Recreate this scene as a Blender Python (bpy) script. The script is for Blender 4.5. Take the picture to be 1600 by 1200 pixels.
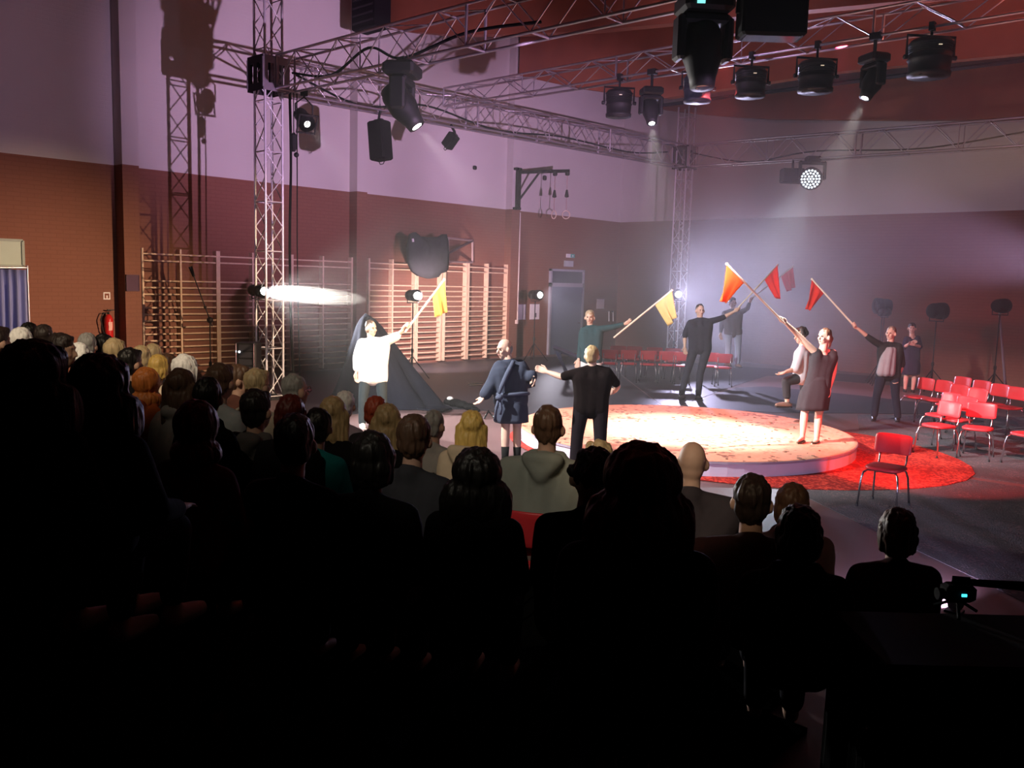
import bpy, bmesh, math, random
from mathutils import Vector, Matrix, Quaternion
random.seed(7)
for _o in list(bpy.data.objects): bpy.data.objects.remove(_o)
SC = bpy.context.scene
COL = SC.collection

# ------------------------------------------------------------------ camera
FPX, PITCH, ROLL, YAW, EYE = 1366.57, 0.1179, -0.0276, 0.7503, Vector((0, 0, 2.45))
cF = Vector((-math.sin(YAW)*math.cos(PITCH), math.cos(YAW)*math.cos(PITCH), -math.sin(PITCH)))
cR0 = Vector((math.cos(YAW), math.sin(YAW), 0)); cU0 = cR0.cross(cF)
cR = cR0*math.cos(ROLL) - cU0*math.sin(ROLL)
cU = cU0*math.cos(ROLL) + cR0*math.sin(ROLL)
cam_d = bpy.data.cameras.new('camera'); cam = bpy.data.objects.new('camera', cam_d); COL.objects.link(cam)
cam_d.sensor_width = 36; cam_d.lens = FPX/1600*36; cam_d.clip_end = 200
cam.matrix_world = Matrix(((cR.x, cU.x, -cF.x, EYE.x), (cR.y, cU.y, -cF.y, EYE.y), (cR.z, cU.z, -cF.z, EYE.z), (0, 0, 0, 1)))
SC.camera = cam
TC = Vector((-cF.x, -cF.y, 0)).normalized()      # horizontal, towards the viewer's side of the hall
RV = Vector((cR.x, cR.y, 0)).normalized()        # horizontal, to the right seen from the audience
UP = Vector((0, 0, 1))

def ray(x, y): return cF + cR*((x-800)/FPX) - cU*((y-600)/FPX)
def pd(x, y, d): return EYE + ray(x, y)*d                       # at a depth
def fl(x, y, z=0.0):
    r = ray(x, y); return EYE + r*((z-EYE.z)/r.z)               # on a level plane
def atX(x, y, X): r = ray(x, y); return EYE + r*(X/r.x)         # on a wall plane
def atY(x, y, Y): r = ray(x, y); return EYE + r*(Y/r.y)
def dep(p): return (Vector(p)-EYE).dot(cF)

# ------------------------------------------------------------------ world, exposure
w = bpy.data.worlds.new('world'); SC.world = w; w.use_nodes = True
w.node_tree.nodes['Background'].inputs[0].default_value = (0.25, 0.12, 0.3, 1)
w.node_tree.nodes['Background'].inputs[1].default_value = 0.0
SC.view_settings.view_transform = 'Standard'; SC.view_settings.look = 'None'
SC.view_settings.exposure = 0.0; SC.view_settings.gamma = 1.0; SC.view_settings.use_curve_mapping = False
SC.cycles.use_denoising = True
SC.cycles.max_bounces = 5; SC.cycles.diffuse_bounces = 3; SC.cycles.glossy_bounces = 2
SC.cycles.volume_bounces = 0; SC.cycles.transparent_max_bounces = 8
SC.cycles.sample_clamp_indirect = 3.0; SC.cycles.sample_clamp_direct = 0
SC.cycles.caustics_reflective = False; SC.cycles.caustics_refractive = False

XL, YB, ZB, ZC = -19.156, 26.058, 4.64, 10.2       # left wall, back wall, paint line, ceiling

# ------------------------------------------------------------------ spots: show lamps in the heads built below, unseen lamps, added fills
def spot(name, loc, aim, power, col, angle, blend=0.3, rad=0.06):
    d = bpy.data.lights.new(name, 'SPOT'); d.energy = power; d.color = col
    d.spot_size = math.radians(angle); d.spot_blend = blend; d.shadow_soft_size = rad
    o = bpy.data.objects.new(name, d); COL.objects.link(o); o.location = loc
    o.rotation_euler = (Vector(aim)-Vector(loc)).to_track_quat('-Z', 'Y').to_euler()
    return o
WHITE, WARM, LAV, BLUE, RED = (1, .97, .93), (1, .66, .42), (.93, .56, 1.0), (.62, .66, 1.0), (1, .05, .045)
STAGE_C, STAGE_R, STAGE_H = Vector((-7.3, 11.8, 0)), 2.58, .22
LENS_TOWER = pd(413, 455, 17.0)
LENS_BARS = pd(652, 462, 21.0)
LENS_DOOR = pd(844, 461, 26.6)
LENS_BACK = pd(1060, 460, 26.6)
LENS_PAR = pd(480, 194, 16.6)
_ST = Vector((-7.3, 11.8, .22))
def head_lens(base, k, d): return base - UP*(.36*k) + d*(.30*k)
FH_BASE, FH_K, FH_DIR = atY(629, 110, 9.3), 1.5, (cR*.62 - UP*.85 + TC*.1).normalized()
LENS_FRONT_HEAD = head_lens(FH_BASE, FH_K, FH_DIR)
MA_BASE, MA_K = atY(1018, 143, 13.57), .95; MA_DIR = (_ST - MA_BASE).normalized()
MB_BASE, MB_K = atY(1366, 92, 13.57), .95; MB_DIR = (_ST + Vector((.5, -.6, 0)) - MB_BASE).normalized()
LENS_MID_A = head_lens(MA_BASE, MA_K, MA_DIR)
LENS_MID_B = head_lens(MB_BASE, MB_K, MB_DIR)
LENS_LED = atY(1266, 280, 23.4)
LAMP_WARM = pd(1368, 478, 22.8)
LENS_CORNER = Vector((-1.2, 8.4, 2.6))
LENS_CAMFLOOR = fl(1478, 951) + Vector((0, 0, .10))

S = Vector((STAGE_C.x, STAGE_C.y, STAGE_H))
TDIR = Vector((7.5, .30, -.15)).normalized()
spot('tower_profile_beam', LENS_TOWER + TDIR*.05, LENS_TOWER + TDIR, 14000, (1, .93, .78), 13, .6, .10)
spot('tower_side_beam', LENS_TOWER + TDIR*.06, LENS_TOWER + Vector((7.5, .8, -.9)), 8000, (1, .97, .94), 64, .6, .08)
spot('bars_lamp_beam', LENS_BARS + Vector((.14, .06, 0)), Vector((XL, LENS_BARS.y + 3.2, .75)), 3000, (1, .70, .72), 84, .8, .08)
spot('door_lamp_beam', LENS_DOOR + Vector((.14, 0, 0)), LENS_DOOR + Vector((1, .1, -.1)), 700, (.9, .85, 1), 120, .5, .08)
spot('back_tower_beam', LENS_BACK + Vector((.12, -.12, 0)), Vector((-7.2, 18.0, 2.6)), 5200, (.68, .64, 1), 70, .7, .08)
spot('front_head_beam', LENS_FRONT_HEAD + FH_DIR*.03, S + Vector((.3, -.3, 0)), 4200, WHITE, 26, .7, .06)
spot('woman_arm_fill', Vector((-10.2, 2.4, 6.8)), pd(1264, 555, 12.7), 15000, (1, .97, .96), 13, .6, .06)  # added spot without a lamp head, whitens the woman's raised arm
spot('middle_head_beam', LENS_MID_A + MA_DIR*.03, S + Vector((-.1, .1, 0)), 4200, WHITE, 33, .8, .05)
spot('right_head_beam', LENS_MID_B + MB_DIR*.03, S + Vector((.5, -.2, 0)), 4200, WHITE, 33, .8, .05)
spot('par_beam', LENS_PAR + Vector((.1, .02, -.06)), S + Vector((-1.2, -2.0, 0)), 1800, (1, .9, .95), 24, .6, .08)
spot('led_head_beam', LENS_LED + Vector((0, -.12, -.05)), S, 1500, (.7, .85, 1), 20, .6, .1)
spot('side_wall_wash', Vector((-1.0, 11.8, 4.4)), Vector((XL, 6.4, .5)), 15000, WARM, 28, 1.0, .06)
for k, (yy, zz, pw, an) in enumerate(((3.5, 6.8, 1050, 36), (13.0, 6.2, 9000, 37), (21.5, 5.6, 10500, 28))):
    spot('corner_wall_wash', LENS_CORNER + Vector((0, .35*k, 0)), Vector((XL, yy, zz)), pw, LAV, an, .9, .05)  # unseen lamps raised over the performers to keep their shadows off the wall
spot('camera_floor_wash', LENS_CAMFLOOR, LENS_CAMFLOOR + Vector((-1, .75, -.04)), 220, (.75, .62, 1), 140, .6, .04)
RED_SRC = Vector((-.6, 5.2, 7.0))
spot('red_pool_beam', RED_SRC, fl(1432, 716), 7500, RED, 20, .2, .06)
spot('red_chair_beam', RED_SRC + Vector((.5, 0, 0)), fl(1480, 620), 4200, (1, .10, .14), 26, .7, .06)
spot('red_lone_chair_fill', RED_SRC + Vector((.9, -.4, 0)), fl(1378, 745) + Vector((0, 0, .2)), 9000, (1, .10, .03), 9, .8, .06)  # added spot that reddens the lone chair only
spot('red_stage_beam', Vector((-8.0, 13.75, 6.45)), S + Vector((-.2, .2, 0)), 1800, (1, .10, .10), 48, .3, .06)
spot('red_back_floor_beam', Vector((-6.0, 13.75, 6.45)), fl(1300, 606), 3200, (1, .08, .16), 26, .6, .06)
spot('ceiling_spill_fill', Vector((-3.2, 13.9, 6.5)), Vector((-8, 17, 11)), 300, (1, .22, .14), 130, .8, .1)  # added uplight standing in for red spill on the ceiling
spot('back_wall_wash', Vector((-9.0, 9.34, 5.6)), Vector((-8, YB, 6.6)), 260, (.85, .5, .9), 70, .9, .1)
spot('front_of_house_wash', Vector((-2.0, -4.0, 9.3)), Vector((-9.8, 5.6, 1.4)), 4300, (1, .80, .56), 24, .6, .08)
spot('front_of_house_wash', Vector((-1.6, -4.0, 9.3)), Vector((-6.4, 6.4, 1.2)), 1100, (1, .84, .62), 24, .7, .08)
spot('left_front_beam', Vector((-10.2, 2.4, 6.8)), Vector((-8.7, 10.4, .5)), 9500, (1, .96, .94), 50, .3, .07)
spot('spectator_fill', Vector((1.0, -5.0, 9.0)), pd(1081, 722, 6.2), 1600, (1, .72, .45), 9, .5, .06)  # added narrow spot to lift the bald spectator
spot('spectator_fill', Vector((-1.0, -5.0, 9.3)), pd(857, 690, 5.6), 1300, (1, .9, .72), 12, .5, .06)  # added narrow spot to lift the man in the hoodie

# ------------------------------------------------------------------ materials
MATS = {}
def mat(name, rgb, rough=.7, metal=0.0, var=.12, scale=6.0, emit=None, spec=.3, bump=0.0):
    if name in MATS: return MATS[name]
    m = bpy.data.materials.new(name); m.use_nodes = True; nt = m.node_tree; b = nt.nodes['Principled BSDF']
    b.inputs['Roughness'].default_value = rough; b.inputs['Metallic'].default_value = metal
    b.inputs['Specular IOR Level'].default_value = spec
    tc = nt.nodes.new('ShaderNodeTexCoord'); nz = nt.nodes.new('ShaderNodeTexNoise'); nz.inputs['Scale'].default_value = scale
    nz.inputs['Detail'].default_value = 3
    nt.links.new(tc.outputs['Object'], nz.inputs['Vector'])
    mx = nt.nodes.new('ShaderNodeMix'); mx.data_type = 'RGBA'
    mx.inputs[6].default_value = (*[c*(1-var) for c in rgb], 1); mx.inputs[7].default_value = (*[min(1, c*(1+var)) for c in rgb], 1)
    nt.links.new(nz.outputs['Fac'], mx.inputs[0]); nt.links.new(mx.outputs[2], b.inputs['Base Color'])
    if bump:
        bp = nt.nodes.new('ShaderNodeBump'); bp.inputs['Strength'].default_value = bump; bp.inputs['Distance'].default_value = .02
        nt.links.new(nz.outputs['Fac'], bp.inputs['Height']); nt.links.new(bp.outputs[0], b.inputs['Normal'])
    if emit:
        b.inputs['Emission Color'].default_value = (*emit[0], 1); b.inputs['Emission Strength'].default_value = emit[1]
    MATS[name] = m; return m

def wall_mat():
    m = bpy.data.materials.new('two_tone_wall'); m.use_nodes = True; nt = m.node_tree; b = nt.nodes['Principled BSDF']
    b.inputs['Roughness'].default_value = .85; b.inputs['Specular IOR Level'].default_value = .15
    g = nt.nodes.new('ShaderNodeNewGeometry'); sx = nt.nodes.new('ShaderNodeSeparateXYZ')
    nt.links.new(g.outputs['Position'], sx.inputs[0])
    gt = nt.nodes.new('ShaderNodeMath'); gt.operation = 'GREATER_THAN'; gt.inputs[1].default_value = ZB
    nt.links.new(sx.outputs['Z'], gt.inputs[0])
    ad = nt.nodes.new('ShaderNodeMath'); ad.operation = 'ADD'
    nt.links.new(sx.outputs['X'], ad.inputs[0]); nt.links.new(sx.outputs['Y'], ad.inputs[1])
    cb = nt.nodes.new('ShaderNodeCombineXYZ'); nt.links.new(ad.outputs[0], cb.inputs[0]); nt.links.new(sx.outputs['Z'], cb.inputs[1])
    br = nt.nodes.new('ShaderNodeTexBrick'); nt.links.new(cb.outputs[0], br.inputs['Vector'])
    br.inputs['Scale'].default_value = 1.0; br.inputs['Brick Width'].default_value = .26; br.inputs['Row Height'].default_value = .085
    br.inputs['Mortar Size'].default_value = .008; br.inputs['Color1'].default_value = (.225, .100, .070, 1)
    br.inputs['Color2'].default_value = (.235, .105, .073, 1); br.inputs['Mortar'].default_value = (.205, .091, .064, 1)
    nz = nt.nodes.new('ShaderNodeTexNoise'); nz.inputs['Scale'].default_value = .7; nz.inputs['Detail'].default_value = 4
    nt.links.new(g.outputs['Position'], nz.inputs['Vector'])
    up = nt.nodes.new('ShaderNodeMix'); up.data_type = 'RGBA'
    up.inputs[6].default_value = (.56, .53, .50, 1); up.inputs[7].default_value = (.66, .63, .60, 1)
    nt.links.new(nz.outputs['Fac'], up.inputs[0])
    mx = nt.nodes.new('ShaderNodeMix'); mx.data_type = 'RGBA'
    nt.links.new(gt.outputs[0], mx.inputs[0]); nt.links.new(br.outputs['Color'], mx.inputs[6]); nt.links.new(up.outputs[2], mx.inputs[7])
    nt.links.new(mx.outputs[2], b.inputs['Base Color'])
    bp = nt.nodes.new('ShaderNodeBump'); bp.inputs['Strength'].default_value = .25; bp.inputs['Distance'].default_value = .01
    nt.links.new(br.outputs['Fac'], bp.inputs['Height']); bp.invert = True; nt.links.new(bp.outputs[0], b.inputs['Normal'])
    return m

def chips_mat(name, base, chip, scale, amount):
    m = bpy.data.materials.new(name); m.use_nodes = True; nt = m.node_tree; b = nt.nodes['Principled BSDF']
    b.inputs['Roughness'].default_value = .9; b.inputs['Specular IOR Level'].default_value = .1
    tc = nt.nodes.new('ShaderNodeTexCoord'); v = nt.nodes.new('ShaderNodeTexVoronoi'); v.inputs['Scale'].default_value = scale
    nt.links.new(tc.outputs['Object'], v.inputs['Vector'])
    nz = nt.nodes.new('ShaderNodeTexNoise'); nz.inputs['Scale'].default_value = 2.2; nz.inputs['Detail'].default_value = 5
    nt.links.new(tc.outputs['Object'], nz.inputs['Vector'])
    sp = nt.nodes.new('ShaderNodeSeparateColor'); nt.links.new(v.outputs['Color'], sp.inputs[0])
    mu = nt.nodes.new('ShaderNodeMath'); mu.operation = 'MULTIPLY'; nt.links.new(sp.outputs[0], mu.inputs[0]); nt.links.new(nz.outputs['Fac'], mu.inputs[1])
    rp = nt.nodes.new('ShaderNodeMapRange'); rp.inputs[1].default_value = amount; rp.inputs[2].default_value = amount+.06
    nt.links.new(mu.outputs[0], rp.inputs[0])
    mx = nt.nodes.new('ShaderNodeMix'); mx.data_type = 'RGBA'; mx.inputs[6].default_value = (*base, 1); mx.inputs[7].default_value = (*chip, 1)
    nt.links.new(rp.outputs[0], mx.inputs[0]); nt.links.new(mx.outputs[2], b.inputs['Base Color'])
    bp = nt.nodes.new('ShaderNodeBump'); bp.inputs['Strength'].default_value = .5; bp.inputs['Distance'].default_value = .01
    nt.links.new(v.outputs['Distance'], bp.inputs['Height']); nt.links.new(bp.outputs[0], b.inputs['Normal'])
    return m

M_WALL = wall_mat()
M_ALU = mat('aluminium', (.60, .57, .62), .30, .85, .05, 20)
M_TOW = mat('aluminium_lit', (.72, .70, .74), .35, .35, .05, 20)  # paler, less metallic aluminium: the light on the towers put into the colour
M_BLK = mat('black_metal', (.008, .008, .009), .55, 0, .2, 9)
M_BLKM = mat('matt_black', (.006, .006, .0065), .85, 0, .2, 9, None, .12)
M_CHROME = mat('chrome', (.75, .75, .78), .16, 1.0, .04, 10)
M_RED = mat('red_vinyl', (.62, .035, .045), .38, 0, .12, 8)
M_WOOD = mat('varnished_pine', (.72, .54, .38), .45, 0, .2, 12)
M_GLU = mat('glued_timber', (.33, .105, .05), .6, 0, .25, 1.3)
M_CEIL = mat('ceiling_boards', (.30, .11, .07), .7, 0, .2, 2.0)
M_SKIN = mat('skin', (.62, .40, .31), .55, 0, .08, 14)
M_SKIN_D = mat('skin_shaded', (.45, .27, .20), .6, 0, .08, 14)  # skin darkened for the unlit audience, shade put into the colour
M_LENS = mat('lit_lens', (1, 1, 1), .3, 0, 0, 1, ((1, .97, .92), 14))
M_LENSB = mat('lit_lens_blue', (1, 1, 1), .3, 0, 0, 1, ((.75, .9, 1), 2.0))
M_GLASSD = mat('dark_lens', (.02, .02, .03), .1, 0, .1, 5, None, .6)
M_PAPER = mat('white_paper', (.82, .80, .80), .8, 0, .04, 5)
M_DARKEYE = mat('dark_eye', (.02, .015, .012), .3)
M_LIP = mat('lips', (.42, .15, .13), .5)
M_POLE = mat('pale_wooden_pole', (.78, .66, .52), .6, 0, .1, 8)

def cloth(name, rgb, bump=.25): return mat(name, rgb, .92, 0, .15, 9, None, .04, bump)

# ------------------------------------------------------------------ mesh helpers
class MB:
    def __init__(s): s.v = []; s.f = []; s.m = []
    def add(s, vs, fs, mi=0):
        n = len(s.v); s.v += [Vector(v) for v in vs]; s.f += [tuple(i+n for i in f) for f in fs]; s.m += [mi]*len(fs); return s
    def box(s, c, sx, sy, sz, ax=None):
        X, Y, Z = ax or (Vector((1, 0, 0)), Vector((0, 1, 0)), UP); c = Vector(c)
        vs = [c + X*(a*sx/2) + Y*(b*sy/2) + Z*(d*sz/2) for a in (-1, 1) for b in (-1, 1) for d in (-1, 1)]
        return s.add(vs, [(0, 1, 3, 2), (4, 6, 7, 5), (0, 4, 5, 1), (2, 3, 7, 6), (0, 2, 6, 4), (1, 5, 7, 3)])
    def rbox(s, c, sx, sy, sz, ax=None, b=.15):
        # box with chamfered vertical corners and top/bottom lips
        X, Y, Z = ax or (Vector((1, 0, 0)), Vector((0, 1, 0)), UP); c = Vector(c); q = b*min(sx, sy, sz)
        loop = [(-sx/2+q, -sy/2), (sx/2-q, -sy/2), (sx/2, -sy/2+q), (sx/2, sy/2-q), (sx/2-q, sy/2), (-sx/2+q, sy/2), (-sx/2, sy/2-q), (-sx/2, -sy/2+q)]
        rows = []
        for z, k in ((-sz/2, q), (-sz/2+q, 0), (sz/2-q, 0), (sz/2, q)):
            rows.append([c + X*(x*(1-2*k/sx)) + Y*(y*(1-2*k/sy)) + Z*z for x, y in loop])
        vs = [v for r in rows for v in r]; fs = []
        for r in range(3):
            for i in range(8): fs.append((r*8+i, r*8+(i+1) % 8, r*8+8+(i+1) % 8, r*8+8+i))
        fs.append(tuple(range(7, -1, -1))); fs.append(tuple(range(24, 32)))
        return s.add(vs, fs)
    def tube(s, pts, r, n=8, cap=True):
        pts = [Vector(p) for p in pts]; rs = r if isinstance(r, (list, tuple)) else [r]*len(pts)
        vs = []; fs = []; prev = None
        for i, p in enumerate(pts):
            t = (pts[min(i+1, len(pts)-1)] - pts[max(i-1, 0)]).normalized()
            if prev is None:
                a = t.cross(UP if abs(t.z) < .9 else Vector((1, 0, 0))).normalized()
            else: a = (prev - t*prev.dot(t)).normalized()
            prev = a; b = t.cross(a)
            vs += [p + (a*math.cos(2*math.pi*k/n) + b*math.sin(2*math.pi*k/n))*rs[i] for k in range(n)]
        for i in range(len(pts)-1):
            for k in range(n): fs.append((i*n+k, i*n+(k+1) % n, (i+1)*n+(k+1) % n, (i+1)*n+k))
        if cap: fs.append(tuple(range(n-1, -1, -1))); fs.append(tuple(range((len(pts)-1)*n, len(pts)*n)))
        return s.add(vs, fs)
    def lathe(s, c, axis, prof, n=20):
        # prof: (distance along axis, radius)
        c = Vector(c); return s.tube([c + Vector(axis).normalized()*z for z, _ in prof], [max(r, .0005) for _, r in prof], n)
    def capsule(s, p0, r0, p1, r1, n=12):
        p0 = Vector(p0); p1 = Vector(p1); d = p1-p0; L = d.length
        if L < 1e-5: return s.ell(p0, (r0, r0, r0))
        t = d/L; pts = []; rs = []
        for k in (80, 55, 25): a = math.radians(k); pts.append(p0 - t*(r0*math.sin(a))); rs.append(r0*math.cos(a))
        pts += [p0, p1]; rs += [r0, r1]
        for k in (25, 55, 80): a = math.radians(k); pts.append(p1 + t*(r1*math.sin(a))); rs.append(r1*math.cos(a))
        return s.tube(pts, rs, n)
    def chain(s, pts, rs):
        for i in range(len(pts)-1): s.capsule(pts[i], rs[i], pts[i+1], rs[i+1])
        return s
    def ell(s, c, r, ax=None, n=14, m=9):
        X, Y, Z = ax or (Vector((1, 0, 0)), Vector((0, 1, 0)), UP); c = Vector(c); vs = []; fs = []
        for j in range(1, m):
            a = math.pi*j/m
            for i in range(n):
                b = 2*math.pi*i/n
                vs.append(c + X*(r[0]*math.sin(a)*math.cos(b)) + Y*(r[1]*math.sin(a)*math.sin(b)) + Z*(r[2]*math.cos(a)))
        top = len(vs); vs += [c+Z*r[2], c-Z*r[2]]
        for j in range(m-2):
            for i in range(n): fs.append((j*n+i, (j+1)*n+i, (j+1)*n+(i+1) % n, j*n+(i+1) % n))
        for i in range(n): fs.append((top, i, (i+1) % n)); fs.append((top+1, (m-2)*n+(i+1) % n, (m-2)*n+i))
        return s.add(vs, fs)
    def prism(s, pts, off):
        pts = [Vector(p) for p in pts]; n = len(pts); off = Vector(off)
        vs = pts + [p+off for p in pts]
        fs = [tuple(range(n-1, -1, -1)), tuple(range(n, 2*n))] + [(i, (i+1) % n, n+(i+1) % n, n+i) for i in range(n)]
        return s.add(vs, fs)

def build(name, mb, m, parent=None, smooth=False):
    root = parent
    while root is not None and root.parent is not None: root = root.parent
    org = root.location if root is not None else Vector((0, 0, 0))
    me = bpy.data.meshes.new(name)
    me.from_pydata([v-org for v in mb.v], [], mb.f); me.validate()
    bm = bmesh.new(); bm.from_mesh(me); bmesh.ops.recalc_face_normals(bm, faces=bm.faces); bm.to_mesh(me); bm.free()
    for x in (m if isinstance(m, (list, tuple)) else [m]): me.materials.append(x)
    if smooth: me.polygons.foreach_set('use_smooth', [True]*len(me.polygons))
    o = bpy.data.objects.new(name, me); COL.objects.link(o)
    if parent is not None: o.parent = parent
    return o
def thing(name, loc, label, cat, group=None):
    o = bpy.data.objects.new(name, None); COL.objects.link(o); o.location = loc; o.empty_display_size = .1
    o['label'] = label; o['category'] = cat
    if group: o['group'] = group
    return o
def tag(o, label, cat, group=None):
    o['label'] = label; o['category'] = cat
    if group: o['group'] = group
    return o
def struct(name, mb, m, parent=None):
    o = build(name, mb, m, parent)
    if parent is None: o['kind'] = 'structure'
    return o
def copy_tree(o, parent=None):
    c = o.copy(); COL.objects.link(c)
    if parent is not None: c.parent = parent
    for ch in list(o.children): copy_tree(ch, c)
    return c
BLOBS = []
def blob(name, mb, m, parent, voxel=.012, smooth=4):
    o = build(name, mb, m, parent, True)
    a = o.modifiers.new('r', 'REMESH'); a.mode = 'VOXEL'; a.voxel_size = voxel; a.use_smooth_shade = True
    if smooth:
        b = o.modifiers.new('s', 'SMOOTH'); b.factor = .5; b.iterations = smooth
    BLOBS.append(o); return o
UNITROD = {}
def rod(name, p, q, r, m, parent):
    # a straight bar: shared unit cylinder placed by its own transform
    if m.name not in UNITROD:
        b = MB().tube([(0, 0, -.5), (0, 0, .5)], 1.0, 6); me = bpy.data.meshes.new('bar'); me.from_pydata(b.v, [], b.f); me.materials.append(m)
        me.polygons.foreach_set('use_smooth', [len(f) == 4 for f in b.f]); UNITROD[m.name] = me
    p = Vector(p); q = Vector(q); o = bpy.data.objects.new(name, UNITROD[m.name]); COL.objects.link(o); o.parent = parent
    o.location = (p+q)/2 - parent.location; o.rotation_mode = 'QUATERNION'
    o.rotation_quaternion = (q-p).to_track_quat('Z', 'Y'); o.scale = (r, r, (q-p).length)
    return o

# ------------------------------------------------------------------ hall shell
XR, YF = 7.0, -9.0
floor_m = mat('sports_floor', (.13, .08, .08), .42, 0, .18, 1.2, None, .35)
struct('floor', MB().box(((XL+XR)/2, (YF+YB)/2, -.1), XR-XL+.6, YB-YF+.6, .2), floor_m)
struct('wall_left', MB().box((XL-.15, (YF+YB)/2, ZC/2), .3, YB-YF+.6, ZC), M_WALL)
struct('wall_back', MB().box(((XL+XR)/2, YB+.15, ZC/2), XR-XL+.6, .3, ZC), M_WALL)
struct('wall_right', MB().box((XR+.15, (YF+YB)/2, ZC/2), .3, YB-YF+.6, ZC), M_BLKM)
struct('wall_front', MB().box(((XL+XR)/2, YF-.15, ZC/2), XR-XL+.6, .3, ZC), M_BLKM)
ceil = struct('ceiling', MB().box(((XL+XR)/2, (YF+YB)/2, ZC+.1), XR-XL+.6, YB-YF+.6, .2), M_CEIL)
# pilasters of the left wall
def pilaster(i, xa, xb, xc, y):
    Y0 = atX(xa, y, XL).y; r = ray(xb, y); X = r.x*(Y0/r.y); Y1 = atX(xc, y, X).y
    struct('trim_%d' % i, MB().box(((XL+X)/2, (Y0+Y1)/2, ZC/2), X-XL, Y1-Y0, ZC), M_WALL); return X, Y0, Y1
PIL1 = pilaster(1, 179, 191, 217, 262)
PIL2 = pilaster(2, 546, 558, 574, 300)
PIL3 = pilaster(3, 790, 800, 813, 327)

# roof girders with a deepening belly
def girder(i, pts, top, Y, th):
    P = [atY(x, y, Y) for x, y in pts]; P += [Vector((P[-1].x, Y, top(P[-1]) if callable(top) else top)), Vector((P[0].x, Y, top(P[0]) if callable(top) else top))]
    return struct('trim_%d' % i, MB().prism(P, (0, th, 0)), M_GLU)
girder(4, [(560, 38), (640, 49), (700, 54), (797, 54), (925, 48), (1070, 34), (1425, 0), (1700, -32), (2300, -110)], 9.9, PIL2[1], .24)
girder(5, [(811, 118), (900, 137), (990, 150), (1040, 153), (1110, 142), (1300, 113), (1600, 83), (1900, 48)], 9.9, PIL3[1], .24)
_ya = 25.3
P4 = [(1035, 171), (1085, 177), (1140, 182), (1200, 185.5), (1400, 187.5), (1600, 186), (1900, 182)]
T4 = [(1900, 57), (1600, 95), (1200, 145), (1030, 166)]
struct('trim_6', MB().prism([atY(x, y, _ya) for x, y in P4+T4], (0, .24, 0)), M_GLU)
M_PURL = mat('dark_steel', (.05, .04, .05), .5, .6)
struct('trim_7', MB().tube([atY(1030, 165, _ya-.05), atY(1600, 94, _ya-.05), atY(1900, 56, _ya-.05)], .06, 6), M_PURL)
# narrow ceiling boards laid across the girders
brd = MB()
for k in range(56):
    y = 9.0 + k*.305
    brd.box(((XL+XR)/2, y, ZC-.012-.006*(k % 2)), XR-XL, .285, .024)
bo = build('ceiling_board', brd, M_CEIL, ceil); bo['kind'] = 'stuff'

# ------------------------------------------------------------------ floor coverings
M_MAT = mat('black_dance_mat', (.026, .025, .032), .5, 0, .25, 3, None, .35)
M_MATG = chips_mat('grey_speckled_mat', (.085, .078, .085), (.17, .12, .13), 60, .42)
def sheet(name, pix, m, z, label, cat):
    P = [fl(x, y, 0) + UP*.001 for x, y in pix]
    for p in P: p.x = max(p.x, XL+.25); p.y = min(p.y, YB-.2)
    return tag(build(name, MB().prism(P, (0, 0, z)), m), label, cat)
sheet('dance_mat', [(447, 600), (452, 578), (800, 559), (930, 556), (1040, 640), (830, 650), (735, 640), (640, 640), (470, 655)], M_MAT, .006, 'wide black dance mat on the floor in front of the wall bars', 'mat')
sheet('dance_mat', [(932, 556), (1600, 573), (1780, 585), (1780, 634), (1600, 619), (1340, 598), (1200, 587), (1150, 602), (1060, 635), (1040, 638)], M_MAT, .004, 'dark mat under the far rows of red chairs along the back wall', 'mat')
sheet('dance_mat', [(1060, 637), (1150, 606), (1200, 604), (1340, 618), (1480, 634), (1500, 648), (1330, 646), (1210, 645)], M_MAT, .005, 'dark mat on the floor just behind the round platform', 'mat')
sheet('floor_carpet', [(1202, 749), (1372, 832), (1545, 914), (1640, 962), (1900, 900), (1900, 800), (1600, 762), (1360, 726)], M_MATG, .006, 'grey speckled carpet at front right under the lone red chair', 'carpet')
sheet('floor_carpet', [(1340, 648), (1482, 650), (1780, 655), (1900, 700), (1900, 795), (1600, 757), (1362, 723), (1345, 700)], M_MATG, .006, 'grey speckled carpet under the right hand block of red chairs', 'carpet')
# red chips around the platform
rc = MB(); P = []
for k in range(48):
    a = 2*math.pi*k/48; r = STAGE_R + .12 + .03*math.sin(3*a+1) + .03*math.sin(7*a)
    c = STAGE_C + Vector((math.cos(a)*r, math.sin(a)*r, .007))
    e = max(0, math.cos(a-math.radians(20)))**2.0; c += Vector((math.cos(a), math.sin(a), 0))*(1.35*e)
    P.append(c)
rc.prism(P, (0, 0, .008))
o = build('red_chips', rc, chips_mat('red_chips', (.26, .018, .014), (.58, .055, .035), 34, .3)); o['kind'] = 'stuff'
o['label'] = 'loose red chips scattered on the floor around the round platform'; o['category'] = 'chips'

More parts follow.
